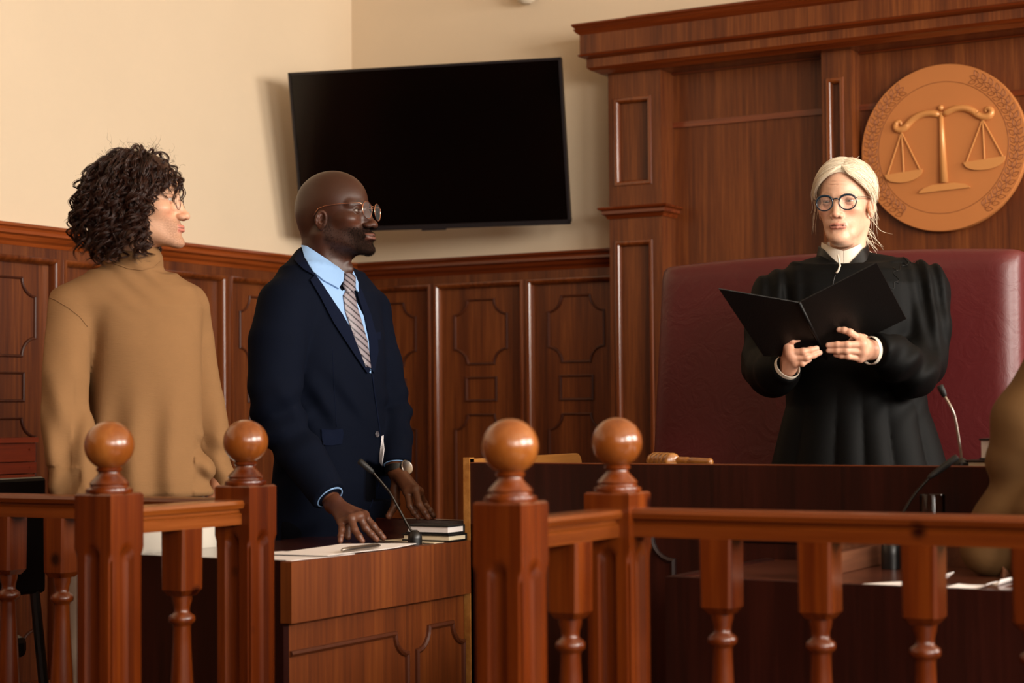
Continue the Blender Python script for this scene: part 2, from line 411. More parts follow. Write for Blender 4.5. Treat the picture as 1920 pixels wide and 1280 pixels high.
# ------------------------------------------------------------------ television on its arm
s = .9; C = np.array([-4.272*s, 6.639*s, H+(2.217-H)*s]); yaw = .277; tl = .236; w, h = 1.235*s, .715*s
n_ = np.array([math.cos(yaw), math.sin(yaw), 0]); m_ = np.array([math.sin(yaw), -math.cos(yaw), 0]); u_ = np.array([0, 0, math.cos(tl)])+m_*math.sin(tl); o_n = np.cross(n_, u_)
R3 = Matrix(((n_[0], o_n[0]*-1, u_[0]), (n_[1], o_n[1]*-1, u_[1]), (n_[2], o_n[2]*-1, u_[2]))).to_4x4()
TM = Matrix.Translation(C) @ R3      # local x right, -y towards the viewer?, z up
sgn = 1 if np.dot(-o_n, m_) > 0 else -1
TV = empty('television', tuple(C), 0, 'large black flat television tilted forward on the wall in the room corner', 'television')
f = sgn
mb = MB(); mb.box((-w/2+.004, min(0, -f*.045), -h/2+.004), (w/2-.004, max(0, -f*.045), h/2-.004), .004, TM); mb.box((-.3, min(-f*.04, -f*.09), -.2), (.3, max(-f*.04, -f*.09), .2), .01, TM)
mb.build('housing', M['black'], TV)
mb = MB(); b_ = .010
fy = sorted((-f*.004, f*.006))
mb.box((-w/2, fy[0], -h/2), (-w/2+b_, fy[1], h/2), 0, TM); mb.box((w/2-b_, fy[0], -h/2), (w/2, fy[1], h/2), 0, TM)
mb.box((-w/2, fy[0], h/2-b_), (w/2, fy[1], h/2), 0, TM); mb.box((-w/2, fy[0], -h/2), (w/2, fy[1], -h/2+b_*1.9), 0, TM)
mb.box((-.05, fy[0], -h/2-.006), (.05, fy[1], -h/2), 0, TM)
mb.build('bezel', plain('tv_bezel', '1d1a1c', .3), TV)
M['screen'] = plain('tv_screen', '030202', .12, spec=.35)
mb = MB(); sy = sorted((f*.0, f*.002)); mb.box((-w/2+b_, sy[0], -h/2+b_*1.9), (w/2-b_, sy[1], h/2-b_), 0, TM); mb.build('screen', M['screen'], TV)
back = C-m_*.08
mb = MB(); mb.tube([tuple(back), tuple((back+np.array([.1, (YB-back[1])*.5, 0]))), (back[0]-.05, YB-.035, back[2])], .022, 8); mb.box((back[0]-.15, YB-.02, back[2]-.12), (back[0]+.05, YB-.001, back[2]+.12)); mb.build('wall_arm', M['black'], TV)
# ------------------------------------------------------------------ round emblem
ec = np.array([-2.085*KP+.014, YB-.03, H+(2.162-1.14)*KP]); ER = .327*KP
EM = empty('wall_emblem', tuple(ec), 0, 'round copper-brown emblem with scales of justice and leaf wreath, on wood wall behind the judge', 'emblem')
M['copper'] = plain('copper_brown', 'b5703a', .5, .0, noise=.05)
M['copper_l'] = plain('copper_relief', 'cc8c50', .35, .15)
M['engr'] = plain('engraved_line', '713a18', .6)
def ep(u, z, o=0): return (ec[0]+u*ER, ec[1]-.035-o, ec[2]+z*ER)
RX = Matrix.Translation((ec[0], ec[1], ec[2])) @ Matrix.Rotation(math.pi/2, 4, 'X')
MB().lathe([(ER*.97, 0), (ER, .006), (ER, .030), (ER*.992, .035), (0.001, .035)], seg=120, mat=RX).build('disc', M['copper'], EM)
def ering(r, t=.0012): 
    return [ep(r*math.cos(a), r*math.sin(a), .0) for a in np.linspace(0, 2*math.pi, 120, endpoint=False)]
mb = MB(); mb.tube(ering(.785), .0011, 5, closed=True); mb.build('inner_ring', M['engr'], EM)
def leafwreath(a0, a1, n):
    mb = MB(); sg = 1 if a1 > a0 else -1
    for i in range(n):
        a = math.radians(a0+(a1-a0)*i/(n-1))
        for side, tilt in ((-1, 38), (1, 38), (0, 8)):
            rr = .885+side*.024
            cx, cz = rr*math.cos(a), rr*math.sin(a)
            tang = a+sg*math.pi/2; ang = tang+ (-sg)*side*math.radians(tilt)
            L, wd = .096, .024
            pts = []
            for t in np.linspace(0, 1, 7): pts.append((t*L, wd*math.sin(math.pi*t**.8)))
            for t in np.linspace(1, 0, 7)[1:-1]: pts.append((t*L, -wd*math.sin(math.pi*t**.8)))
            P = [ep(cx+x*math.cos(ang)-y*math.sin(ang), cz+x*math.sin(ang)+y*math.cos(ang), 0) for x, y in pts]
            mb.tube(P, .0012, 4, closed=True)
            mb.tube([ep(cx, cz, 0), ep(cx+.5*L*math.cos(ang), cz+.5*L*math.sin(ang), 0)], .0007, 4)
    return mb
leafwreath(237, 127, 19).build('leaf_wreath', M['engr'], EM)
leafwreath(-57, 61, 20).build('leaf_wreath', M['engr'], EM)
# scales: coordinates in units of the disc radius (from the photograph), tilted as hung
def bez(pts, n=24):
    P = np.array(pts, float); t = np.linspace(0, 1, n)[:, None]
    out = []
    for i in range(0, len(P)-1, 3):
        a, b, c_, d = P[i:i+4]; out.append((1-t)**3*a+3*(1-t)**2*t*b+3*(1-t)*t*t*c_+t**3*d)
    return np.vstack(out)
mb = MB()
def ptube(pts, r, o=.006, seg=8): mb.tube([ep(x, z, o) for x, z in pts], r, seg)
L_ = bez([(-.02, .39), (-.20, .46), (-.34, .40), (-.42, .30), (-.48, .23), (-.58, .24), (-.56, .32), (-.545, .37), (-.48, .36), (-.50, .31)], 14)
R_e = bez([(.02, .39), (.20, .50), (.34, .44), (.42, .36), (.48, .30), (.60, .30), (.595, .38), (.575, .44), (.51, .42), (.53, .375)], 14)
for Q in (L_, R_e):
    n = len(Q); rr = [(.048 if i < n*.55 else .048-.032*((i/n-.55)/.45))*ER*.9 for i in range(n)]
    mb.tube([ep(x, z, .002) for x, z in Q], [max(.004, r*(.7 if i == 0 else 1)) for i, r in enumerate(rr)], 10)
mb.build('scale_beam', M['copper_l'], EM, smooth=True)
mb = MB(); zc_ = lambda z: z
mb.tube([ep(-.005, .42, .003), ep(0, .2, .003), ep(.015, -.42, .003)], [.0085, .0095, .0160], 12); mb.lathe([(.001, 0), (.009, .004), (.011, .011), (.008, .019), (.001, .022)], seg=16, mat=Matrix.Translation(ep(-.005, .435, .004)))
mb.build('scale_post', M['copper_l'], EM, smooth=True)
mb = MB(); base = [(-.28, -.51), (-.22, -.47), (-.12, -.44), (.14, -.43), (.27, -.455), (.33, -.49), (.33, -.5), (-.28, -.53)]
mb.prism([ep(x, z, .001) for x, z in base], (0, -.008, 0)); mb.build('scale_foot', M['copper_l'], EM)
for (tx, tz, px0, px1, pz, tilt) in ((-.49, .22, -.70, -.24, -.28, .03), (.49, .29, .26, .75, -.20, .03)):
    mb = MB()
    for k in (px0+.03, (px0+px1)/2, px1-.03): mb.tube([ep(tx, tz, .005), ep(k, pz+(k-px0)*.08, .005)], .0028, 6)
    mb.build('pan_cord', M['copper_l'], EM)
    mb = MB(); n = 18; pts = [(px0+(px1-px0)*i/n, pz+(px1-px0)*i/n*.08) for i in range(n+1)]
    arc = [(px1-(px1-px0)*(.5-.5*math.cos(math.pi*i/n)), pz+.04-.13*math.sin(math.pi*i/n)**.8-.03*(i/n)) for i in range(n+1)]
    mb.prism([ep(x, z, .001) for x, z in [(px0, pz), (px1, pz+.04)]+arc[1:-1]], (0, -.009, 0)); mb.build('scale_pan', M['copper_l'], EM)
# ------------------------------------------------------------------ balustrade
RT = .876            # rail top
PW = .046            # post half width
def post(name, x, y, label):
    root = empty(name, (x, y, 0), 0, label, 'railing post', 'ball-topped railing posts')
    # shaft with round-topped flutes on every face
    ztop = .905; zs = [0, .3, .5, .6]+list(np.linspace(.66, .835, 26))+[.845, .86, ztop-.004, ztop]
    nf = 17; vs = []; fs = []
    for iz, z in enumerate(zs):
        hw = PW-(0.004 if iz == len(zs)-1 else 0)
        for k in range(4):
            a = k*math.pi/2; ca, sa = math.cos(a), math.sin(a)
            for j in range(nf):
                t = -1+2*j/nf; tt = t
                d = 0
                zt = .806-.0
                wv = .40
                if abs(t) < wv:
                    ze = zt-wv*PW+math.sqrt(max(0, (wv*PW)**2-(t*PW)**2))
                    depth = min(1, max(0, (ze-z)/.02))
                    d = .014*math.sqrt(max(0, 1-(t/wv)**2))*depth
                # chamfered corners lower down
                cz = min(1, max(0, (.80-z)/.03)); 
                if abs(t) > .86: d = max(d, cz*(abs(t)-.86)*PW*.9)
                lx, ly = hw-d, t*hw*(1 if abs(t) < .86 else 1-(abs(t)-.86)*cz*.9)
                vs.append((x+lx*ca-ly*sa, y+lx*sa+ly*ca, z))
    R = 4*nf
    for i in range(len(zs)-1):
        for j in range(R): fs.append((i*R+j, i*R+(j+1) % R, (i+1)*R+(j+1) % R, (i+1)*R+j))
    fs.append(tuple(range(R))[::-1]); fs.append(tuple((len(zs)-1)*R+j for j in range(R)))
    mb = MB(); mb.add(vs, fs); mb.build('shaft', M['railwood'], root, smooth=True, auto=28)
    prof = [(.001, 0), (.0440, 0), (.0450, .003), (.0440, .008), (.037, .011), (.036, .014), (.038, .018), (.034, .023), (.027, .030), (.0215, .036), (.021, .040), (.0245, .043), (.0250, .047), (.021, .050), (.016, .053)]
    MB().lathe(prof, (x, y, ztop), 40).build('collar', M['railwood'], root, smooth=True, auto=40)
    rb = .0478; zb = .996; pr = []
    for i in range(1, 26):
        a = math.pi*i/26; pr.append((rb*math.sin(a), -rb*math.cos(a)*.98))
    MB().lathe(pr, (x, y, zb), 48).build('ball', M['ballwood'], root, smooth=True)
    return root
P1 = (-1.53, 2.626); P2 = (-1.53, 3.021); P3 = (-2.43, 2.636); P4 = (-2.429, 3.052)
post('railing_post', *P1, 'nearest ball-topped railing post, wide in the middle foreground, left of the gap before the bench')
post('railing_post', *P2, 'ball-topped railing post where the long right-hand rail begins')
post('railing_post', *P3, 'ball-topped railing post in front of the man in the tan sweater')
post('railing_post', *P4, 'ball-topped railing post between the two standing men, in front of the suited man\'s arm')
def rail(name, a, b, ax, label, mat):
    """moulded handrail from a to b (2D), top at RT"""
    A = np.array([*a, 0.]); B = np.array([*b, 0.]); d = (B-A)/np.linalg.norm(B-A); sd = np.array([-d[1], d[0], 0])
    pr = [(-.026, -.052), (-.026, -.030), (-.020, -.026), (-.020, -.022), (-.031, -.018), (-.034, -.009), (-.030, -.002), (-.016, 0), (.016, 0), (.030, -.002), (.034, -.009), (.031, -.018), (.020, -.022), (.020, -.026), (.026, -.030), (.026, -.052)]
    vs = [tuple(P+sd*o+np.array([0, 0, RT+z])) for P in (A, B) for o, z in pr]; k = len(pr)
    fs = [(q, (q+1) % k, k+(q+1) % k, k+q) for q in range(k)]+[tuple(range(k)), tuple(range(k, 2*k))[::-1]]
    o = MB().add(vs, fs).build(name, mat, None, smooth=True, auto=35); rebase(o, (A[0], A[1], RT-.052))
    return setp(o, label, 'handrail')
rail('handrail', (P2[0]+PW, P2[1]), (1.9, P2[1]), 'X', 'long varnished handrail running right from the middle post to the photo edge', M['railx'])
rail('handrail', (P3[0]-3.2, P4[1]), (P4[0]-PW, P4[1]), 'X', 'varnished handrail on the far left, passing behind the post in front of the tan sweater', M['railx'])
rail('handrail', (P1[0], P1[1]+PW), (P2[0], P2[1]-PW), 'Y', 'short handrail joining the two middle ball-topped posts', M['raily'])
rail('handrail', (P3[0], P3[1]+PW), (P4[0], P4[1]-PW), 'Y', 'short handrail joining the two left ball-topped posts', M['raily'])
def base_rail(a, b, label):
    lo = (min(a[0], b[0])-.0, min(a[1], b[1]), .06); 
    if abs(a[0]-b[0]) > abs(a[1]-b[1]): lo = (min(a[0], b[0]), a[1]-.03, .06); hi = (max(a[0], b[0]), a[1]+.03, .11)
    else: lo = (a[0]-.03, min(a[1], b[1]), .06); hi = (a[0]+.03, max(a[1], b[1]), .11)
    return setp(rebase(MB().box(lo, hi, .004).build('bottom_rail', M['railx']), (lo[0], lo[1], .06)), label, 'bottom rail')
base_rail((P2[0]+PW, P2[1]), (1.9, P2[1]), 'low bottom rail under the long right-hand balusters')
base_rail((P3[0]-3.2, P4[1]), (P4[0]-PW, P4[1]), 'low bottom rail under the far left balusters')
base_rail((P1[0], P1[1]+PW), (P2[0], P2[1]-PW), 'low bottom rail between the two middle posts')
base_rail((P3[0], P3[1]+PW), (P4[0], P4[1]-PW), 'low bottom rail between the two left posts')
def baluster(zb):
    root = empty('baluster', (0, 0, 0), 0)
    hw = .031; mb = MB()
    zt = RT-.052
    vs = []; fs = []
    for z, w in ((zb, .022), (zb+.012, hw), (zt, hw)):
        c = .006 if w == hw and z < zt-.01 else .004
        for sx, sy in ((1, -1), (1, 1), (-1, 1), (-1, -1)):
            a = (sx*w, sy*(w-c)); b = (sx*(w-c), sy*w)
            vs += [(a[0], a[1], z), (b[0], b[1], z)] if sx*sy > 0 else [(b[0], b[1], z), (a[0], a[1], z)]
    for i in range(2):
        for j in range(8): fs.append((i*8+j, i*8+(j+1) % 8, i*8+8+(j+1) % 8, i*8+8+j))
    fs.append(tuple(range(8))[::-1]); fs.append(tuple(16+j for j in range(8))); mb.add(vs, fs)
    mb.build('top_block', M['railwood'], root)
    z = zb+.002
    pr = [(.001, z), (.021, z), (.020, z-.012), (.0165, z-.024), (.0155, z-.034), (.018, z-.038), (.0255, z-.043), (.027, z-.050), (.0255, z-.056), (.019, z-.060), (.0175, z-.066),
          (.0185, z-.10), (.021, z-.15), (.0245, z-.21), (.027, z-.26), (.0265, z-.30), (.022, z-.335), (.0175, z-.352), (.024, z-.36), (.025, z-.368), (.018, z-.375), (.020, z-.39), (.001, z-.39)]
    MB().lathe(pr[::-1], seg=28).build('turned_shaft', M['railwood'], root, smooth=True, auto=45)
    MB().box((-hw, -hw, .11), (hw, hw, z-.389), .003).build('bottom_block', M['railwood'], root)
    return root
BAL = baluster(.69)
def dup(root, loc, rz=0, label=None, group=None):
    r = root.copy(); COL.objects.link(r); r.location = loc; r.rotation_euler = (0, 0, rz)
    if label: r['label'] = label
    if group: r['group'] = group
    for ch in list(root.children):
        c = ch.copy(); COL.objects.link(c); c.parent = r
    return r
first = True
def place_bal(x, y, label, group):
    global first
    if first: BAL.location = (x, y, 0); setp(BAL, label, 'baluster', group); first = False; return BAL
    r = dup(BAL, (x, y, 0), 0, label, group); r['category'] = 'baluster'; return r
gr = 'turned balusters under the long right-hand rail'; gl = 'turned balusters under the far left rail'
for i, (x, lb) in enumerate(((-1.322, 'turned baluster nearest the middle post under the right-hand rail'), (-1.136, 'turned baluster second from the middle post under the right-hand rail'), (-.950, 'turned baluster below the water glass, third from the middle post under the right-hand rail'), (-.764, 'turned baluster at the right edge of the photo, half cut off'))):
    place_bal(x, P2[1], lb, gr)

place_bal(-2.955, P4[1], 'turned baluster just left of the post in front of the tan sweater', gl)
place_bal(-3.122, P4[1], 'turned baluster at the left edge of the photo', gl)
place_bal(P3[0], 2.848, 'single turned baluster between the two left ball-topped posts', 'single balusters')
place_bal(P1[0], 2.832, 'single turned baluster between the two middle ball-topped posts', 'single balusters')

# ------------------------------------------------------------------ desk of the two men
dx = -2.385; dy0 = 3.153; dy1 = 4.06; dyc = 3.893; dw = .465; dz = .737
RIMZ = float(onY(890, 975, dy1-.025)[2])
DK = empty('desk', (dx-dw/2, dy0, 0), 0, 'brown wooden desk with papers in front of the two standing men', 'desk')
x0 = dx-dw
MB().box((x0+.03, dy0+.02, .0), (dx-.022, dyc, dz-.135)).build('lower_panel', M['desk'], DK)
MB().box((dx-.03, dy0, dz-.134), (dx, dyc, dz-.002)).build('front_board', M['desk'], DK)
mb = MB(); mb.box((x0, dy0-.0, dz-.134), (dx-.03, dy0+.02, dz)); mb.box((x0+.03, dy0+.0, 0), (dx-.022, dy0+.02, dz-.134)); mb.build('side_panel', M['bench'], DK)
MB().box((x0, dy0+.02, dz-.03), (dx-.03, dyc, dz-.003)).box((x0, dyc, dz-.03), (dx-.045, dy1, dz-.003)).build('desk_top', M['desktop'], DK)
mb = MB(); mb.box((x0, dy1-.025, dz-.03), (dx-.045, dy1, RIMZ), .003); mb.build('raised_edge', M['desktop'], DK)
xm = dx-.022
for (ya, yb, za, zb, c) in ((dy0-.25, 3.628, .06, .535, .05), (3.665, 4.12, .06, .535, .05)):
    pass
def deskmould(cy0, cy1, z0, z1, c):
    pts = notch((cy0+cy1)/2, (z0+z1)/2, (cy1-cy0)/2, (z1-z0)/2, c)
    return [(xm, u, z) for u, z in pts]
mb = MB()
pr_ = [(-.005, 0), (-.004, .006), (.002, .009), (.007, .006), (.009, .0)]
mb.sweep(deskmould(3.675, dyc-.004, .06, .536, .052), pr_, (1, 0, 0))
_q = deskmould(dy0-.3, 3.635, .06, .536, .052); _q = _q[:14]; mb.sweep([(xm, dy0+.022, .06)]+_q+[(xm, dy0+.022, .536)], pr_, (1, 0, 0), closed=False)
mb.build('panel_moulding', plain('desk_mould', '4e2410', .35, coat=.15), DK)
def flat_sheet(name, pts, z, label, mat, cat='paper', th=.0012, curl=0):
    mb = MB(); n = 8; P = np.array(pts, float)   # four corners
    vs = []; fs = []
    for k, dz_ in ((0, 0), (1, th)):
        for i in range(n+1):
            for j in range(n+1):
                u, v = i/n, j/n
                p = (P[0]*(1-u)*(1-v)+P[1]*u*(1-v)+P[2]*u*v+P[3]*(1-u)*v)
                vs.append((p[0], p[1], z+dz_+curl*max(0, (u-.6))**2*2+.0006*math.sin(7*u+3*v)+.0007))
    m = (n+1)**2
    for i in range(n):
        for j in range(n):
            a = i*(n+1)+j; fs.append((a, a+1, a+n+2, a+n+1)); fs.append((m+a, m+a+n+1, m+a+n+2, m+a+1))
    for i in range(n):
        for a, b in ((i*(n+1), (i+1)*(n+1)), (i*(n+1)+n, (i+1)*(n+1)+n), (i, i+1), (n*(n+1)+i, n*(n+1)+i+1)): fs.append((a, b, m+b, m+a))
    mb.add(vs, fs); o = mb.build(name, mat, None, smooth=True, auto=40)
    rebase(o, (P[0][0], P[0][1], z)); return setp(o, label, cat)
def D(px, py, z=dz): return onZ(px, py, z)[:2]
zt = dz-.003
flat_sheet('paper', [(-2.405, 3.178), (-2.392, 3.40), (-2.60, 3.40), (-2.62, 3.18)], zt, 'white sheet of paper at the near left corner of the brown desk', M['paper'])
flat_sheet('paper', [(-2.395, 3.30), (-2.395, 3.66), (-2.56, 3.58), (-2.56, 3.28)], zt+.003, 'white papers with a pen on them, in front of the suited man\'s hand', M['paper'], curl=.01)
flat_sheet('paper', [(-2.41, 3.76), (-2.40, 3.86), (-2.56, 3.865), (-2.60, 3.80)], zt, 'cream paper lying right of the desk microphone', M['cream'], curl=.01)
def pen(name, a, b, z, r, label):
    A = np.array([*a, z+r]); B = np.array([*b, z+r]); d = B-A
    pts = [A, A+d*.05, A+d*.2, A+d*.8, A+d*.93, B]; rr = [r*.3, r*.8, r, r, r*.75, r*.2]
    o = MB().tube([tuple(p) for p in pts], rr, 12).build(name, M['metal'], None, smooth=True); rebase(o, tuple(A)); return setp(o, label, 'pen')
pen('pen', (-2.405, 3.365), (-2.41, 3.53), zt+.006, .006, 'silver-grey pen lying on the white papers on the desk')
def book(name, lo, hi, label, cover, pages, group=None, cat='book', rz=0):
    c = ((lo[0]+hi[0])/2, (lo[1]+hi[1])/2, lo[2]); root = empty(name, c, rz, label, cat, group)
    R = Matrix.Translation(c) @ Matrix.Rotation(rz, 4, 'Z') @ Matrix.Translation(-Vector(c))
    t = .004
    mb = MB(); mb.box(lo, (hi[0], hi[1], lo[2]+t), .001, R); mb.box((lo[0], lo[1], hi[2]-t), hi, .001, R); mb.box((lo[0], hi[1]-t, lo[2]), (hi[0], hi[1], hi[2]), .001, R); mb.build('cover', cover, root)
    MB().box((lo[0]+.004, lo[1]+.004, lo[2]+t), (hi[0]-.004, hi[1]-t, hi[2]-t), 0, R).build('pages', pages, root); return root
bz = zt+.0022
by_ = 3.80
book('book', (-2.53, by_, bz), (-2.39, 3.885, bz+.018), 'lower cream-paged book of the little stack on the brown desk', M['black'], M['cream'])
book('book', (-2.52, by_+.004, bz+.0185), (-2.395, 3.883, bz+.040), 'upper white-paged dark notebook of the little stack on the brown desk', M['blackmat'], M['paper'])
def gooseneck(name, base, pts, head, label, rbase=.022, hb=.03, neck='241f1a'):
    root = empty(name, tuple(base), 0, label, 'microphone')
    b = Vector(base)
    MB().lathe([(.001, 0), (rbase, 0), (rbase, hb*.5), (rbase*.95, hb*.8), (rbase*.6, hb), (.006, hb+.004), (.001, hb+.004)], tuple(b), 28).build('base', M['black'], root, smooth=True, auto=40)
    n = len(pts); curve = []
    P = np.array(pts, float)
    for i in range(n-1):
        p0 = P[max(i-1, 0)]; p1 = P[i]; p2 = P[i+1]; p3 = P[min(i+2, n-1)]
        for t in np.linspace(0, 1, 8, endpoint=False):
            curve.append(.5*((2*p1)+(-p0+p2)*t+(2*p0-5*p1+4*p2-p3)*t*t+(-p0+3*p1-3*p2+p3)*t**3))
    curve.append(P[-1])
    MB().tube([tuple(c) for c in curve], .0032, 10).build('gooseneck', plain('gooseneck_metal', neck, .3, .8), root, smooth=True)
    A = P[-1]; d = np.array(head, float)-A; 
    MB().tube([tuple(A-d*.1), tuple(A), tuple(A+d*.12), tuple(A+d*.5), tuple(A+d*.95), tuple(A+d)], [.0035, .0055, .0065, .0075, .0075, .005], 14).build('capsule', M['blackmat'], root, smooth=True)
    return root
def v3(px, py, d): return W(V(px, py, d))
mbx = np.array([-2.435, 3.715, zt])
dd = float(U(mbx)[1])
gooseneck('microphone', mbx, [mbx+[0, 0, .03], v3(768, 990, dd), v3(735, 930, dd+.0), v3(722, 912, dd), v3(698, 884, dd-.01)], v3(673, 863, dd-.02), 'black gooseneck microphone on the brown desk in front of the suited man', .0175, .032)
# ------------------------------------------------------------------ judge's bench
bz_ = .93; by = float(W(V(1300, 874.6, 4.27))[1]); bx0 = float(onY(870, 870, by)[0]); bx1 = 1.2
BN = empty('judge_bench', ((bx0+bx1)/2, by+.3, 0), 0, 'long dark wooden judge\'s bench across the right of the room', 'bench desk')
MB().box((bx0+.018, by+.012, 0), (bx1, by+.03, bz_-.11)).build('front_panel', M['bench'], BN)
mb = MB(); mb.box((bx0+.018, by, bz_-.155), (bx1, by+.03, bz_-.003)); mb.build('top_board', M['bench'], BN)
MB().box((bx0+.018, by, bz_-.003), (bx1, by+.03, bz_), .001).build('edge_highlight', plain('bench_edge_highlight', '6b3214', .3, coat=.3), BN)  # highlight along the bench edge, painted as a thin lighter strip
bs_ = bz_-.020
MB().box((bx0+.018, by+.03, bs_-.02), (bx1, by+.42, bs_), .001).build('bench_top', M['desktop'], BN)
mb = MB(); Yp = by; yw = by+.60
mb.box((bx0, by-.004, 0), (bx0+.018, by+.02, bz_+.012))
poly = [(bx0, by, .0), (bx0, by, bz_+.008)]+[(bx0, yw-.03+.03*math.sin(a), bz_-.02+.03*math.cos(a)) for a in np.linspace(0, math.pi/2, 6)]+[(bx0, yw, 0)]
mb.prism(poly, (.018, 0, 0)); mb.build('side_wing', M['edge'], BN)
mb = MB(); zz = float(onY(1240, 1006, by)[2]); 
step = .60
for k in range(5):
    a = bx0+.06+k*step; b = a+step-.085
    P = [(u, by+.012, z) for u, z in notch((a+b)/2, (zz+.1)/2, (b-a)/2, (zz-.1)/2, .055)]
    mb.sweep(P, pr_, (0, -1, 0))
mb.build('panel_moulding', plain('bench_mould', '200a07', .5), BN)
# gavel
gx = v3(1205, 866, U((-1.5, by+.12, 0))[1])
def bt(px, dyy=.06, z=bz_): return onY(px, 870, by+dyy)[0]
gy = by+.10
g0 = onY(1206, 866, gy); g1 = onY(1268, 862, gy); g2 = onY(1346, 872, gy)
GV = empty('gavel', (g0[0], gy, bs_), 0, 'light brown wooden gavel lying on the judge\'s bench', 'gavel')
M['gavel'] = wood('gavel_wood', '7a4418', '9c6228', 'bc823c', 'X', .3, 60, coat=.5)
L = g1[0]-g0[0]; r = .0215; zc0 = bs_+r+.001
A = np.array([g0[0], gy+.05, zc0]); B = np.array([g1[0], gy-.015, zc0]); d = B-A
ts = [0, .03, .14, .2, .22, .25, .3, .38, .40, .43, .58, .60, .63, .7, .78, .8, .84, .97, 1]; rs_ = [.6, .86, .98, 1, .9, 1, 1, 1, .93, 1, 1, .93, 1, 1, 1, .9, 1, .98, .84]
MB().tube([tuple(A+d*t) for t in ts], [r*k for k in rs_], 26).build('head', M['gavel'], GV, smooth=True, auto=50)
A2 = np.array([(A[0]+B[0])/2+.01, gy+.012, zc0+.004]); B2 = np.array([g2[0], gy-.035, bs_+.0225]); d = B2-A2
ts = [0, .3, .45, .5, .52, .56, .7, .92, .97, 1]; rs_ = [.007, .009, .0095, .0095, .007, .0095, .0095, .009, .010, .006]
MB().tube([tuple(A2+d*t) for t in ts], rs_, 18).build('handle', M['gavel'], GV, smooth=True)
# bench microphone
mx_ = onY(1803, 868, by+.11); mb0 = np.array([mx_[0], by+.11, bs_+.0005]); dd = float(U(mb0)[1])
gooseneck('microphone', mb0, [mb0+[0, 0, .03], v3(1801, 845, dd), v3(1792, 790, dd), v3(1784, 765, dd), v3(1771, 742, dd+.01)], v3(1762, 722, dd+.01), 'slim gooseneck microphone on the judge\'s bench beside the robe', .019, .03, 'a89e94')
# books on the bench
bx = onY(1828, 860, by+.2)[0]
book('book', (bx, by+.1, bs_+.0005), (bx+.26, by+.28, bs_+.030), 'thin dark book at the bottom of the stack on the judge\'s bench', M['black'], M['cream'])
book('book', (bx+.035, by+.11, bs_+.031), (bx+.24, by+.27, bs_+.078), 'thick dark book with pale pages on top of the stack on the judge\'s bench', M['blackmat'], M['paper'])
# ------------------------------------------------------------------ right-hand table
ty0 = 3.335; ty1 = 3.87; tz = .72; tx0 = float(onY(1247, 1085, ty0)[0]); tx1 = -.93
TB = empty('table', ((tx0+tx1)/2, ty0+.2, 0), 0, 'dark wooden table with water glass behind the right-hand rail', 'table')
MB().box((tx0, ty0, 0), (.35, ty0+.022, tz)).build('front_panel', M['bench'], TB)
MB().box((tx0, ty0+.022, tz-.025), (tx1, ty1, tz-.004)).box((tx1, ty0+.022, tz-.025), (.35, ty0+.11, tz-.004)).build('table_top', wood('table_top_wood', '3a1c12', '52291b', '653624', 'X', .25, 50, coat=.4), TB)
rimx = float(onZ(1398, 1078, tz+.03)[0])
mb = MB(); mb.box((tx0, ty0+.022, tz-.3), (tx0+.02, ty1, tz+.0)); mb.build('side_panel', M['bench'], TB)
q0 = onZ(1398, 1066, tz+.034); q1 = np.array([q0[0]+.0, ty1+.25, 0])
mb = MB(); mb.prism([(tx0+.17, ty1-.02, tz-.02), (tx0+.17, ty1-.02, tz+.045), (tx1, ty1-.02, tz+.045), (tx1, ty1-.02, tz-.02)], (0, .02, 0)); 
mb.box((rimx, ty0+.08, tz-.004), (rimx+.016, ty1-.02, tz+.04), .002); mb.build('raised_edge', wood('worn_edge', '5a3424', '6d4430', '86583e', 'Y', .35, 50), TB)
# water glass
gp = onZ(1750, 1062, tz-.004); gr_ = .0275; gh = .155
M['glass'] = bpy.data.materials.new('clear_glass'); M['glass'].use_nodes = True
_b = M['glass'].node_tree.nodes['Principled BSDF']; _b.inputs['Transmission Weight'].default_value = 1; _b.inputs['Roughness'].default_value = .02; _b.inputs['IOR'].default_value = 1.45
pr = [(.001, .0), (gr_*.9, 0), (gr_*.93, .004), (gr_, gh-.002), (gr_-.0008, gh), (gr_-.0018, gh-.002), (gr_*.93-.002, .010), (.001, .009)]
setp(rebase(MB().lathe(pr, tuple(gp), 40).build('water_glass', M['glass'], None, smooth=True, auto=60), tuple(gp)), 'tall clear glass standing on the right-hand table', 'glass')
mp = onZ(1672, 1066, tz-.004); dd = float(U(mp)[1])
gooseneck('microphone', mp+[0, 0, .0005], [mp+[0, 0, .055], v3(1680, 1000, dd), v3(1692, 965, dd), v3(1714, 928, dd), v3(1745, 893, dd)], v3(1795, 856, dd+.01), 'black gooseneck microphone rising from the right-hand table in front of the bench', .022, .06)
zt2_ = tz-.004
def q(px, py): return onZ(px, py, zt2_)[:2]
flat_sheet('paper', [(-1.19, 3.37), (-1.035, 3.37), (-1.04, 3.50), (-1.12, 3.47)], zt2_, 'white paper with a lifted corner on the right-hand table, below the microphone base', M['paper'], curl=.06)
flat_sheet('paper', [(-1.02, 3.37), (-.94, 3.365), (-.94, 3.44), (-1.02, 3.46)], zt2_, 'white paper under the elbow of the person in the tan jacket', M['paper'], curl=.03)
flat_sheet('paper', [(-.965, 3.48), (-.94, 3.46), (-.935, 3.56), (-.96, 3.58)], zt2_, 'small white paper by the hand of the person in the tan jacket', M['paper'], curl=.03)
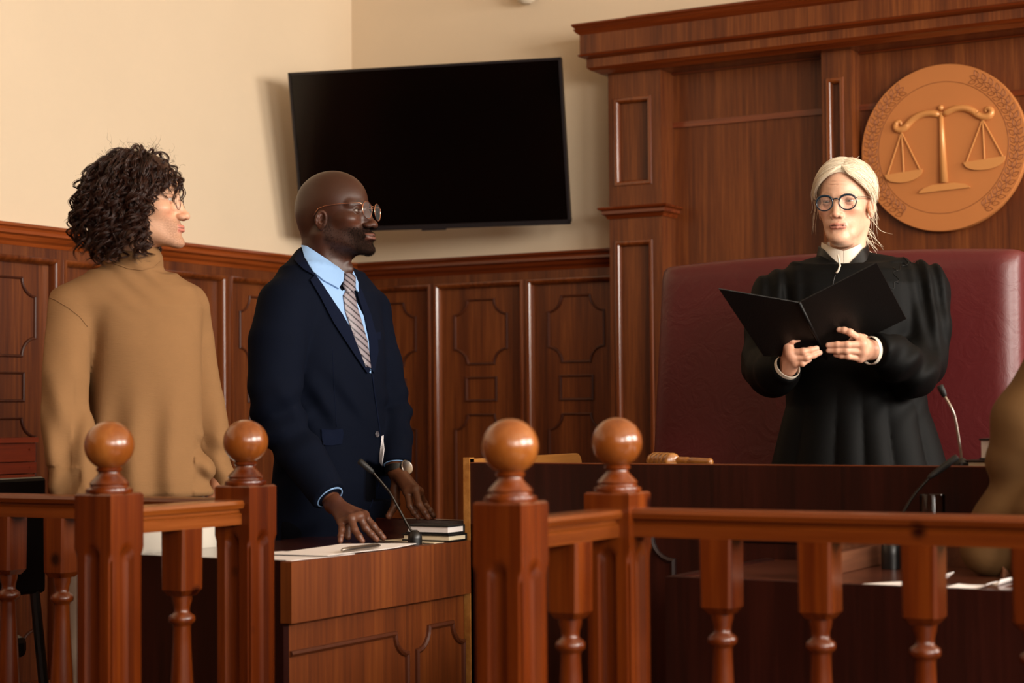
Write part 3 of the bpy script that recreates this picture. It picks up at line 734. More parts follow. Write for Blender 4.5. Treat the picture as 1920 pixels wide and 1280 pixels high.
# ------------------------------------------------------------------ judge's burgundy chair
cyf = 4.83
c0 = onY(1231, 500, cyf+.03); c1 = onY(1902, 490, cyf+.0); w_ = c1[0]-c0[0]
CH = empty('judge_chair', ((c0[0]+c1[0])/2, cyf+.1, 0), 0, 'wide burgundy leather chair behind the judge', 'chair')
m, nt, b = new_mat('burgundy_leather'); b.inputs['Base Color'].default_value = lin('561719'); b.inputs['Roughness'].default_value = .42; b.inputs['Specular IOR Level'].default_value = .5
tc = nt.nodes.new('ShaderNodeTexCoord'); n1 = N(nt, 'ShaderNodeTexNoise', Scale=9.0, Detail=2.0, Distortion=1.5); wv = N(nt, 'ShaderNodeTexVoronoi', Scale=26.0, _feature='DISTANCE_TO_EDGE')
mxv = N(nt, 'ShaderNodeMix', _data_type='VECTOR'); mxv.inputs['Factor'].default_value = .12
nt.links.new(tc.outputs['Object'], n1.inputs['Vector']); nt.links.new(tc.outputs['Object'], mxv.inputs['A']); nt.links.new(n1.outputs['Color'], mxv.inputs['B']); nt.links.new(mxv.outputs['Result'], wv.inputs['Vector'])
n2 = N(nt, 'ShaderNodeTexNoise', Scale=14.0, Detail=6.0, Distortion=2.5); nt.links.new(tc.outputs['Object'], n2.inputs['Vector'])
bp = N(nt, 'ShaderNodeBump', Strength=.35, Distance=.004); nt.links.new(n2.outputs['Fac'], bp.inputs['Height']); nt.links.new(bp.outputs['Normal'], b.inputs['Normal'])
M['leather'] = m
# back cushion: grid with puffed profile
nu, nv = 40, 40; vs = []; zb0, zt0 = .50, float(c0[2])+.0
def cush(u, v, side):
    x = c0[0]+w_*u; e = min(u, 1-u)*w_; ed = min(1, e/.06); th = .035+.055*math.sqrt(max(0, 1-(1-ed)**2))
    e2 = min(1, (1-v)*(zt0-zb0)/.05); th2 = math.sqrt(max(0, 1-(1-e2)**2)); th = .02+(th-.02)*(.4+.6*th2)
    z = zb0+(zt0-zb0)*v-.006*max(0, (abs(u-.5)*2-.95)/.05)**2*v
    z += .018*(1-(2*u-1)**2)*v
    lean = .10*v
    xx = x+(-.035*(1-v) if u < .5 else .012*(1-v))*(abs(u-.5)*2)
    return (xx, cyf+lean*.6+.06+(-th if side == 0 else .05), z)
us = [0, .004, .012, .025, .04, .06, .085]+list(np.linspace(.12, .88, 20))+[.915, .94, .96, .975, .988, .996, 1]
vv = list(np.linspace(0, .88, 18))+[.91, .935, .955, .97, .983, .993, 1]
fs = []; A_ = len(us); B_ = len(vv)
for side in (0, 1):
    for v in vv:
        for u in us: vs.append(cush(u, v, side))
for i in range(B_-1):
    for j in range(A_-1):
        a = i*A_+j; fs.append((a, a+1, a+A_+1, a+A_)); a += A_*B_; fs.append((a, a+A_, a+A_+1, a+1))
o_ = A_*B_
for j in range(A_-1):
    fs.append((j, o_+j, o_+j+1, j+1)); a = (B_-1)*A_+j; fs.append((a, a+1, o_+a+1, o_+a))
for i in range(B_-1):
    a = i*A_; fs.append((a, a+A_, o_+a+A_, o_+a)); a = i*A_+A_-1; fs.append((a, o_+a, o_+a+A_, a+A_))
MB().add(vs, fs).build('backrest', M['leather'], CH, smooth=True, auto=70)
mb = MB(); mb.box((c0[0]+.05, cyf-.10, .36), (c1[0]-.05, cyf+.16, .5), .04); mb.build('seat', M['leather'], CH, smooth=True, auto=50)
mb = MB(); mb.box((c0[0]+.1, cyf-.08, .27), (c1[0]-.1, cyf+.14, .36)); mb.build('seat_frame', M['black'], CH)
mb = MB(); xc = (c0[0]+c1[0])/2
for sx, yy in ((c0[0]+.13, cyf-.04), (c1[0]-.13, cyf-.04), (c0[0]+.13, cyf+.10), (c1[0]-.13, cyf+.10)):
    MB().box((sx-.03, yy-.03, 0), (sx+.03, yy+.03, .28), .005).build('leg', M['black'], CH)
# ------------------------------------------------------------------ black chair at the far left
q0 = v3(88, 893, 4.72)
LC = empty('black_chair', (float(q0[0])-.22, float(q0[1])-.05, 0), 0, 'black chair at the far left behind the rail', 'chair')
X1, Y1 = float(q0[0]), float(q0[1])
mb = MB(); mb.box((X1-.03, Y1-.36, float(q0[2])-.30), (X1+.0, Y1, float(q0[2])), .01); mb.build('backrest', M['black'], LC)
mb = MB(); mb.box((X1-.47, Y1-.35, .43), (X1-.04, Y1-.02, .49), .02); mb.build('seat', M['black'], LC)
for sx, sy, ex, ey in ((X1-.015, Y1-.03, X1+.03, Y1+.01), (X1-.015, Y1-.33, X1+.03, Y1-.35), (X1-.44, Y1-.04, X1-.48, Y1+.0), (X1-.44, Y1-.31, X1-.48, Y1-.35)):
    MB().tube([(sx, sy, .45 if sx < X1-.1 else .62), (ex, ey, .0)], .013, 10).build('leg', M['black'], LC)
# ------------------------------------------------------------------ distance-field modelling (numpy) + surface nets
def A3(*p): return np.array(p, float)
class Field:
    """signed distance grid; negative inside"""
    def __init__(s, lo, hi, h):
        s.lo = np.array(lo, float); s.h = h; s.n = np.ceil((np.array(hi)-s.lo)/h).astype(int)+1
        s.v = np.full(s.n, .2, np.float32)
        s.ax = [(s.lo[i]+h*np.arange(s.n[i])).astype(np.float32) for i in range(3)]
    def sub(s, lo, hi):
        a = np.maximum(0, np.floor((np.array(lo)-s.lo)/s.h).astype(int)); b = np.minimum(s.n, np.ceil((np.array(hi)-s.lo)/s.h).astype(int)+1)
        if np.any(b <= a): return None
        sl = tuple(slice(a[i], b[i]) for i in range(3))
        X = s.ax[0][sl[0]][:, None, None]; Y = s.ax[1][sl[1]][None, :, None]; Z = s.ax[2][sl[2]][None, None, :]
        return sl, X, Y, Z
    def op(s, fn, lo, hi, k, mode='u'):
        pad = k*1.2+2*s.h
        q = s.sub(np.array(lo)-pad, np.array(hi)+pad)
        if q is None: return s
        sl, X, Y, Z = q; d = fn(X, Y, Z).astype(np.float32); v = s.v[sl]
        if mode == 'u':
            if k > 0: h = np.maximum(k-np.abs(v-d), 0)/k; s.v[sl] = np.minimum(v, d)-h*h*k*.25
            else: s.v[sl] = np.minimum(v, d)
        elif mode == 's':
            d = -d
            if k > 0: h = np.maximum(k-np.abs(v-d), 0)/k; s.v[sl] = np.maximum(v, d)+h*h*k*.25
            else: s.v[sl] = np.maximum(v, d)
        elif mode == 'i': s.v[sl] = np.maximum(v, d)
        return s
    def ell(s, c, r, k=.01, mode='u', rot=None):
        c = np.array(c, float); r = np.array(r, float); R = None
        if rot is not None: R = np.array(rot, float)
        def fn(X, Y, Z):
            x, y, z = X-c[0], Y-c[1], Z-c[2]
            if R is not None:
                x, y, z = (R[0, 0]*x+R[0, 1]*y+R[0, 2]*z, R[1, 0]*x+R[1, 1]*y+R[1, 2]*z, R[2, 0]*x+R[2, 1]*y+R[2, 2]*z)
            k0 = np.sqrt((x/r[0])**2+(y/r[1])**2+(z/r[2])**2); k1 = np.sqrt((x/r[0]**2)**2+(y/r[1]**2)**2+(z/r[2]**2)**2)+1e-9
            return k0*(k0-1)/k1
        m = r if rot is None else np.full(3, r.max())
        return s.op(fn, c-m, c+m, k, mode)
    def cap(s, a, b, ra, rb=None, k=.01, mode='u', flat=None):
        """tapered capsule; flat=(normal, factor) thins it along normal"""
        a = np.array(a, float); b = np.array(b, float); rb = ra if rb is None else rb
        ba = b-a; L = max(1e-9, float(ba@ba)); nn = None
        if flat is not None: nn = np.array(flat[0], float); nn /= np.linalg.norm(nn); ff = flat[1]
        def fn(X, Y, Z):
            x, y, z = X-a[0], Y-a[1], Z-a[2]
            h = np.clip((x*ba[0]+y*ba[1]+z*ba[2])/L, 0, 1)
            x, y, z = x-ba[0]*h, y-ba[1]*h, z-ba[2]*h
            q = x*x+y*y+z*z
            if nn is not None:
                t = x*nn[0]+y*nn[1]+z*nn[2]; q = q+t*t*(1/ff**2-1)
            return np.sqrt(q)-(ra+(rb-ra)*h)
        m = max(ra, rb)
        return s.op(fn, np.minimum(a, b)-m, np.maximum(a, b)+m, k, mode)
    def cyl(s, a, b, r0, r1, k=.004, mode='u'):
        a = np.array(a, float); b = np.array(b, float); ba = b-a; L = float(np.sqrt(ba@ba)); n = ba/L
        def fn(X, Y, Z):
            x, y, z = X-a[0], Y-a[1], Z-a[2]; t = x*n[0]+y*n[1]+z*n[2]; q = np.sqrt(np.maximum(0, x*x+y*y+z*z-t*t)); h = np.clip(t/L, 0, 1)
            return np.maximum(q-(r0+(r1-r0)*h), np.maximum(-t, t-L))
        m = max(r0, r1); return s.op(fn, np.minimum(a, b)-m, np.maximum(a, b)+m, k, mode)
    def chain(s, pts, rs, k=.01, mode='u', flat=None):
        for i in range(len(pts)-1): s.cap(pts[i], pts[i+1], rs[i], rs[i+1], k, mode, flat)
        return s
    def column(s, rows, yaw, k=.02, p=2.0):
        """rows: (z, cx, cy, a (sideways), b (front-back)); yaw: direction of the sideways axis"""
        R = np.array(sorted(rows), float); zs = R[:, 0]; c, sn = math.cos(yaw), math.sin(yaw)
        m = R[:, 3:5].max()+.02
        def fn(X, Y, Z):
            Zf = Z.ravel(); cx = np.interp(Zf, zs, R[:, 1]); cyy = np.interp(Zf, zs, R[:, 2]); a = np.interp(Zf, zs, R[:, 3]); b = np.interp(Zf, zs, R[:, 4])
            x = X-cx[None, None, :]; y = Y-cyy[None, None, :]
            u = (x*c+y*sn)/a; w_ = (-x*sn+y*c)/b
            q = (np.abs(u)**p+np.abs(w_)**p)**(1/p)
            d = (q-1)*np.minimum(a, b)
            dz = np.maximum(zs[0]-Z, Z-zs[-1])
            return np.maximum(d, dz)
        lo = [R[:, 1].min()-m, R[:, 2].min()-m, zs[0]]; hi = [R[:, 1].max()+m, R[:, 2].max()+m, zs[-1]]
        return s.op(fn, lo, hi, k)
    def disp(s, fn):
        X = s.ax[0][:, None, None]; Y = s.ax[1][None, :, None]; Z = s.ax[2][None, None, :]
        band = np.abs(s.v) < .05
        s.v = np.where(band, s.v-fn(X, Y, Z).astype(np.float32), s.v); return s
    def sample(s, P):
        q = (np.asarray(P)-s.lo)/s.h; i = np.clip(np.floor(q).astype(int), 0, s.n-2); t = np.clip(q-i, 0, 1); o = 0
        for a in (0, 1):
            for b in (0, 1):
                for c in (0, 1):
                    w_ = (t[:, 0] if a else 1-t[:, 0])*(t[:, 1] if b else 1-t[:, 1])*(t[:, 2] if c else 1-t[:, 2])
                    o = o+w_*s.v[i[:, 0]+a, i[:, 1]+b, i[:, 2]+c]
        return o
    def normal(s, P):
        P = np.asarray(P, float); e = s.h; g = np.stack([s.sample(P+np.eye(3)[i]*e)-s.sample(P-np.eye(3)[i]*e) for i in range(3)], 1)
        return g/(np.linalg.norm(g, axis=1, keepdims=True)+1e-9)
    def blur(s, n=1):
        for _ in range(n):
            for ax in range(3):
                v = s.v; a = np.roll(v, 1, ax); b = np.roll(v, -1, ax); s.v = (.25*a+.5*v+.25*b).astype(np.float32)
        return s
    def mesh(s):
        v = s.v.copy(); v[0] = v[-1] = .1; v[:, 0] = v[:, -1] = .1; v[:, :, 0] = v[:, :, -1] = .1
        ins = v < 0
        c = ins[:-1, :-1, :-1].astype(np.int8)
        tot = np.zeros(np.array(v.shape)-1, np.int8)
        for a in (0, 1):
            for b in (0, 1):
                for d in (0, 1): tot += ins[a:a+tot.shape[0], b:b+tot.shape[1], d:d+tot.shape[2]]
        act = (tot > 0) & (tot < 8); idx = np.argwhere(act); ids = np.full(act.shape, -1, np.int32); ids[act] = np.arange(len(idx))
        acc = np.zeros((len(idx), 3)); cnt = np.zeros(len(idx))
        corners = [(a, b, d) for a in (0, 1) for b in (0, 1) for d in (0, 1)]
        for ci in corners:
            for ax in range(3):
                if ci[ax]: continue
                cj = list(ci); cj[ax] = 1
                v0 = v[idx[:, 0]+ci[0], idx[:, 1]+ci[1], idx[:, 2]+ci[2]]; v1 = v[idx[:, 0]+cj[0], idx[:, 1]+cj[1], idx[:, 2]+cj[2]]
                m = (v0 < 0) != (v1 < 0); t = np.where(m, v0/np.where(m, v0-v1, 1), 0)
                p = np.array(ci, float)[None, :].repeat(len(idx), 0); p[:, ax] = t
                acc[m] += p[m]; cnt[m] += 1
        verts = s.lo+s.h*(idx+acc/cnt[:, None]); faces = []
        for ax in range(3):
            o1, o2 = [(1, 2), (2, 0), (0, 1)][ax]
            sl0 = [slice(1, -1)]*3; sl1 = [slice(1, -1)]*3; sl0[ax] = slice(0, -1); sl1[ax] = slice(1, None)
            a_ = ins[tuple(sl0)]; b_ = ins[tuple(sl1)]; off = np.array([1, 1, 1]); off[ax] = 0
            for fl in (False, True):
                E = np.argwhere((a_ & ~b_) if not fl else (~a_ & b_))+off
                if len(E) == 0: continue
                q = []
                for d1, d2 in ((-1, -1), (0, -1), (0, 0), (-1, 0)):
                    e = E.copy(); e[:, o1] += d1; e[:, o2] += d2; q.append(ids[e[:, 0], e[:, 1], e[:, 2]])
                Q = np.stack(q if not fl else q[::-1], 1); faces.append(Q)
        return verts, np.concatenate(faces)
def sstep(x, a, b): t = np.clip((x-a)/(b-a), 0, 1); return t*t*(3-2*t)
def snoise(P, f, seed=0, oct=3):
    r = np.random.RandomState(seed); o = 0; amp = 1; tot = 0
    for _ in range(oct):
        for k in range(3):
            d = r.normal(size=3); d /= np.linalg.norm(d); o = o+amp*np.sin((P[:, 0]*d[0]+P[:, 1]*d[1]+P[:, 2]*d[2])*f*6.28+r.rand()*6.28+1.3*np.sin((P[:, (k+1) % 3])*f*4)); tot += amp
        f *= 2.1; amp *= .55
    return o/tot
def rotz(a): c, s_ = math.cos(a), math.sin(a); return np.array([[c, -s_, 0], [s_, c, 0], [0, 0, 1.]])
def roty(a): c, s_ = math.cos(a), math.sin(a); return np.array([[c, 0, s_], [0, 1, 0], [-s_, 0, c]])
def rotx(a): c, s_ = math.cos(a), math.sin(a); return np.array([[1, 0, 0], [0, c, -s_], [0, s_, c]])
YWM = np.array([[cy_, -sy_, 0], [sy_, cy_, 0], [0, 0, 1.]])   # level view frame -> world
def toW(P): return np.asarray(P) @ YWM.T
# ------------------------------------------------------------------ head (local frame: x forward, y left, z up, origin between the ears at eye height)
def head_field(o):
    h = o.get('h', .0017); w = o.get('wid', 1.0)
    f = Field((-.135, -.105, -.235), (.145, .105, .135), h)
    f.ell((-.008, 0, .030), (.100, .0755*w, .0855), 0)
    f.ell((-.045, 0, .000), (.062, .066*w, .060), .02)
    f.ell((.030, 0, -.036), (.060, .0590*w, .076), .025)
    js = o.get('jaw', 1.0)
    for s_ in (-1, 1):
        f.cap((-.004, s_*.050*w*js, -.060), (.066, s_*.020*w*js, -.099), .0175, .0145, .022)
        f.ell((.055, s_*.044*w, -.024), (.026, .020, .018), .018)
    f.ell((.078, 0, -.100), (.0165, .021, .0165), .014)
    f.ell((.070, 0, -.064), (.027, .031, .026), .014)
    nk = o['neck']; nr = o.get('nr', .056)
    f.cap((-.030, 0, -.045), nk, nr*.98, nr*1.04, .028)
    for s_ in (-1, 1): f.cap((-.022, s_*.052*w, -.060), (nk[0]+.045, s_*.016, nk[2]-.01), .012, .011, .020)
    if o.get('adam'): f.ell((nk[0]*.4+.038, 0, -.150), (.014, .012, .016), .014)
    br = o.get('brow', 1.0)
    for s_ in (-1, 1):
        f.cap((.0825, s_*.010, .0150), (.0655, s_*.046*w, .0150), .0085*br, .0075*br, .014)
        f.ell((.0985, s_*.0315, -.0015), (.0185, .0185, .0125), .011, 's')
    nb = o.get('nose', 1.0); nt = o.get('tip', .0105); nw = o.get('nwid', 1.0)
    f.chain([(.083, 0, .010), (.094*1, 0, -.012), (.1075*nb, 0, -.033)], [.0062, .0068, .0082], .009)
    f.ell((.0885, 0, -.020), (.0155, .0125*nw**.5, .024), .010)
    f.ell((.1085*nb, 0, -.0375), (nt, nt*.98*nw, nt*.86), .006)
    for s_ in (-1, 1):
        f.ell((.0985*nb, s_*.0128*nw, -.0405), (.0115, .0072*nw, .0076), .005)
        f.ell((.1035*nb, s_*.0068*nw, -.0480), (.0062, .0038, .0042), .002, 's')
    f.cap((.1005, 0, -.050), (.0985, 0, -.0585), .0012, .0018, .004, 's')
    lp = o.get('lips', 1.0)
    for s_ in (-1, 1):
        f.chain([(.0865, s_*.0235, -.0672), (.0925, s_*.017, -.0652), (.0955, s_*.010, -.0640), (.0980, s_*.004, -.0634), (.0983, 0, -.0638)], [.0020*lp, .0034*lp, .0042*lp, .0047*lp, .0046*lp], .005)
        f.chain([(.0865, s_*.0225, -.0690), (.0920, s_*.016, -.0712), (.0950, s_*.009, -.0727), (.0970, s_*.000, -.0736)], [.0022*lp, .0040*lp, .0052*lp, .0060*lp], .005)
    om = o.get('open', 0)
    for s_ in (-1, 1):
        f.chain([(.086, s_*.0245, -.0680), (.0985, s_*.011, -.0682), (.1065, 0, -.0680)], [.0010, .0012+om, .0013+om], .0015, 's')
    f.cap((.098, -.008, -.0835), (.098, .008, -.0835), .0045, .0045, .008, 's')
    EC = [(.0722, s_*.0315, -.0005) for s_ in (1, -1)]
    for c in EC:
        up, dn = o.get('lidup', .0042), o.get('liddn', .0040)
        def lid(X, Y, Z, c=c):
            x, y, z = X-c[0], Y-c[1], Z-c[2]
            d = np.sqrt(x*x+y*y+z*z)-.0142
            t = np.sqrt(np.clip(1-(y/.0150)**2, 0, 1)); a = np.where(z > 0, up, dn)*t
            cut = a-np.abs(z)+(x < 0)*-1.0
            return np.maximum(d, cut*.9)
        f.op(lid, np.array(c)-.015, np.array(c)+.015, .0022)
        if o.get('crease', 1): f.chain([(.0885, c[1]-.011*np.sign(c[1])*-1, .0078), (.0865, c[1], .0088), (.080, c[1]+.013*np.sign(c[1]), .0068)], [.0006]*3, .0025, 's')
    if o.get('age'):
        g = o['age']
        for s_ in (-1, 1):
            f.chain([(.0965, s_*.0195, -.046), (.0905, s_*.0290, -.060), (.0815, s_*.0330, -.076)], [.0012*g]*3, .006*g, 's')
            f.chain([(.0865, s_*.0270, -.076), (.078, s_*.0310, -.094)], [.0010*g, .0008*g], .005*g, 's')
            f.chain([(.0905, s_*.016, -.0135), (.0850, s_*.030, -.0195), (.0760, s_*.041, -.0150)], [.0010*g]*3, .005*g, 's')
            f.ell((.058, s_*.034*w, -.088), (.014, .009, .011), .014)
            for zz in (.044, .054): f.chain([(.0935-(zz-.03)*.25, s_*.0, zz), (.087-(zz-.03)*.25, s_*.028, zz+.002)], [.0006]*2, .003, 's')
            for k_ in (-1, 0, 1): f.cap((.0735, s_*.0490*w, -.001+k_*.004), (.060, s_*.058*w, -.003+k_*.009), .0006, .0004, .003, 's')
            f.ell((.046, s_*.034*w, -.052), (.028, .016, .028), .018)
            f.ell((.040, 0, -.108), (.030, .026, .014), .016)
    # ears
    for s_ in (-1, 1):
        ey = s_*(.0755*w+.001); c = np.array((-.008+o.get('earx', 0), ey, -.018+o.get('earz', 0)))
        R = rotz(-s_*.35) @ roty(.18)
        es = o.get('ears', 1.0); f.ell(c, (.0175*es, .0075, .0300*es), .005, rot=R.T)
        pts = []
        for a in np.linspace(math.radians(150), math.radians(-120), 12):
            q = R @ np.array([.0160*math.sin(a)*es, s_*.0055, .0285*math.cos(a)*es]); pts.append(c+q)
        f.chain(pts, [.0032*es]*12, .006)
        f.ell(c+R @ np.array((.001, s_*.009, .004))*[es, 1, es], (.0098*es, .0065, .0175*es), .003, 's', rot=R.T)
        f.chain([c+(R @ np.array(q_))*[es, 1, es] for q_ in ((-.003, s_*.0045, .016), (-.0075, s_*.0055, .004), (-.004, s_*.0055, -.010), (.003, s_*.0055, -.012))], [.0024]*4, .003)
        f.ell(c+(R @ np.array((.010, s_*.003, -.004)))*[es, 1, es], (.0045, .0045, .006*es), .004)
        f.ell(c+(R @ np.array((.004, s_*.001, -.026)))*[es, 1, es], (.0085*es, .0048, .0085*es), .005)
    return f, EC
def skin_cols(P, o):
    x, y, z = P[:, 0], P[:, 1], P[:, 2]; ay = np.abs(y)
    base = np.array(lin(o['skin'])[:3]); col = np.repeat(base[None, :], len(P), 0)
    def mixin(c, m):
        nonlocal col
        col = col*(1-m[:, None])+np.array(lin(c)[:3])[None, :]*m[:, None]
    n = snoise(P, 30, 3)
    col = col*(1+.07*n[:, None])
    mixin(o['rosy'], .45*np.exp(-(((x-.07)/.03)**2+((ay-.040)/.020)**2+((z+.030)/.018)**2)))
    mixin(o['rosy'], .45*np.exp(-(((x-.110)/.014)**2+(ay/.016)**2+((z+.038)/.012)**2)))
    mixin(o['rosy'], .4*np.exp(-(((x+.008)/.03)**2+((ay-.082)/.008)**2+((z+.02)/.04)**2)))
    if o.get('scalp'):
        m = sstep(z-(.035+.0*x)+sstep(-x, -.06, .02)*.06, 0, .03)*sstep(-(x-.078+.5*np.maximum(0, .055-z)), 0, .03); mixin(o['scalp'], .6*m)
    if o.get('beard'):
        m = sstep(-z, .034, .055)*sstep(x, -.004, .016)*(1-sstep(x, .2, .3))*sstep(z, -.128, -.116)
        # keep cheeks clearer above the jaw line
        chk = sstep(z+.050-(x-.03)*.15, -.006, .012)*(1-np.exp(-((ay/.036)**2))*sstep(x, .07, .085)); m = m*(1-.92*chk)
        m = m*(.38+.62*sstep(x, .040, .072))
        m = np.maximum(m, .9*np.exp(-(((z+.0555)/.0042)**2))*(ay < .030)*(x > .075)*sstep(ay, .0, .004))
        m = np.maximum(m, sstep(x, -.012, .004)*sstep(-x, -.030, -.012)*sstep(-z, .005, .02)*sstep(z, -.095, -.08)*.55)
        lipz = np.exp(-(((z+.0685)/.0075)**4))*(ay < .024)*(x > .082)
        under = np.exp(-(((z+.081)/.004)**2))*np.exp(-((ay/.017)**2))*.6*(1-o.get('soul', 0))
        o['_bm'] = np.clip(m*(1-lipz), 0, 1)*o.get('bd', .9)
        mixin(o['beard'], np.clip(m*(1-lipz)*(1-under)*(o.get('bd', .9)+.25*snoise(P, 160, 5)), 0, 1))
    lm = np.maximum(np.exp(-(((z+.0640)/.0040)**4)), np.exp(-(((z+.0733)/.0060)**4)))*sstep(-ay, -.0255, -.0205)*sstep(x, .084, .0885)
    mixin(o['lip'], .8*lm)
    mixin(o['mouthline'], .85*np.exp(-(((z+.0680)/.0014)**2))*(ay < .024)*(x > .083))
    bz = .0185+.35*np.clip(ay-.012, 0, .02)*(1-sstep(ay, .03, .05))-.25*np.clip(ay-.034, 0, .03)
    bm = np.exp(-(((z-bz)/.0036)**4))*sstep(ay, .010, .014)*sstep(-ay, -.052, -.045)*sstep(x, .05, .06)
    mixin(o['browc'], bm*o.get('browm', .85)*(.8+.3*snoise(P, 200, 9)))
    for s_ in (1, -1):
        d = np.sqrt((x-.0722)**2+(y-s_*.0315)**2+(z+.0005)**2)
        mixin(o['lidc'], .6*sstep(-d, -.0165, -.0145)*(x > .072))
        mixin(o.get('lash', '1a0e0a'), .8*(x > .078)*np.exp(-(((z-.0045)/.0009)**2))*(np.abs(y-s_*.0315) < .0125)*sstep(-d, -.0155, -.0148))
    for (mx_, my_, mz_, mr_) in o.get('moles', ()):
        mixin('3a1c10', .8*np.exp(-(((x-mx_)**2+(y-my_)**2+(z-mz_)**2)/mr_**2)))
    r9 = np.random.RandomState(4).rand(len(P)); col = col*(1-.10*(r9-.5))[:, None]
    return np.clip(col, 0, 1), o.get('_bm', np.zeros(len(P)))
def skin_mat(name, rough=.45, sss=.1, spec=.4):
    m, nt, b = new_mat(name); a = N(nt, 'ShaderNodeVertexColor'); a.layer_name = 'Col'
    nt.links.new(a.outputs['Color'], b.inputs['Base Color']); mr = N(nt, 'ShaderNodeMapRange'); mr.inputs['To Min'].default_value = rough; mr.inputs['To Max'].default_value = .9; nt.links.new(a.outputs['Alpha'], mr.inputs['Value']); nt.links.new(mr.outputs['Result'], b.inputs['Roughness'])
    ms = N(nt, 'ShaderNodeMapRange'); ms.inputs['To Min'].default_value = spec; ms.inputs['To Max'].default_value = .03; nt.links.new(a.outputs['Alpha'], ms.inputs['Value']); nt.links.new(ms.outputs['Result'], b.inputs['Specular IOR Level'])
    b.inputs['Subsurface Weight'].default_value = sss; b.inputs['Subsurface Radius'].default_value = (.9, .35, .2); b.inputs['Subsurface Scale'].default_value = .008
    n = N(nt, 'ShaderNodeTexNoise', Scale=420.0, Detail=2.0); tc = nt.nodes.new('ShaderNodeTexCoord'); nt.links.new(tc.outputs['Object'], n.inputs['Vector'])
    bp = N(nt, 'ShaderNodeBump', Strength=.22, Distance=.0006); nt.links.new(n.outputs['Fac'], bp.inputs['Height']); nt.links.new(bp.outputs['Normal'], b.inputs['Normal']); return m
class Person:
    """all geometry in the level view frame (right, forward, up); base = view point of the feet"""
    def __init__(s, base, label, cat='person'):
        s.base = np.array(base, float); s.v = []; s.f = []; s.c = []; s.n = 0; s.label = label; s.cat = cat
    def addbody(s, v, f, c):
        if c.shape[1] == 3: c = np.hstack([c, np.zeros((len(c), 1))])
        s.v.append(v); s.f.append(f+s.n); s.c.append(c); s.n += len(v)
    def make_body(s, mat, name='person'):
        v = toW(np.concatenate(s.v)); bw = toW(s.base[None])[0]; loc = (bw[0], bw[1], bw[2])
        s.obj = npmesh(name, v, np.concatenate(s.f), mat, None, True, np.concatenate(s.c)); rebase(s.obj, loc, YW); setp(s.obj, s.label, s.cat); return s.obj
    def part(s, name, v, f, mat, cols=None, parent=None, smooth=True):
        return npmesh(name, toW(v), f, mat, parent or s.obj, smooth, cols)
    def mbpart(s, name, mb, mat, parent=None, smooth=True, auto=None, fix=True):
        mb.v = [tuple(p) for p in toW(np.array(mb.v))]; return mb.build(name, mat, parent or s.obj, smooth, fix=fix, auto=auto)
def eyes(P, Rm, org, EC, look, iris, sc=1.0):
    for c in EC:
        cen = org+Rm @ np.array(c)*sc
        d = np.array(look, float); d /= np.linalg.norm(d); mb = MB(); up = np.array([0, 0, 1.]); a = np.cross(d, up); a /= np.linalg.norm(a); b = np.cross(a, d)
        T = Matrix(((a[0], b[0], d[0], cen[0]), (a[1], b[1], d[1], cen[1]), (a[2], b[2], d[2], cen[2]), (0, 0, 0, 1)))
        R_ = .0124*sc; pr = [(R_*math.sin(t), R_*math.cos(t)) for t in np.linspace(math.pi-.02, .02, 40)]
        mb.lathe(pr, seg=32, mat=T); o = P.mbpart('eyeball', mb, iris, smooth=True)
        # material index by angle from the gaze
        me = o.data; n = len(pr)-1
        for p in me.polygons:
            i = min(p.index//32, n-1); t = (math.pi-.02)+(.02-(math.pi-.02))*(i+.5)/n
            p.material_index = 2 if t < .17 else (1 if t < .46 else 0)
def eye_mats(iriscol, white='9a8c80'):
    w = plain('eye_white', white, .25, coat=.2); i = plain('iris', iriscol, .15, coat=.5); p = plain('pupil', '050404', .1, coat=.5); return [w, i, p]
def wires(pts, r, seg=8, closed=False): return MB().tube([tuple(p) for p in pts], r, seg, closed)
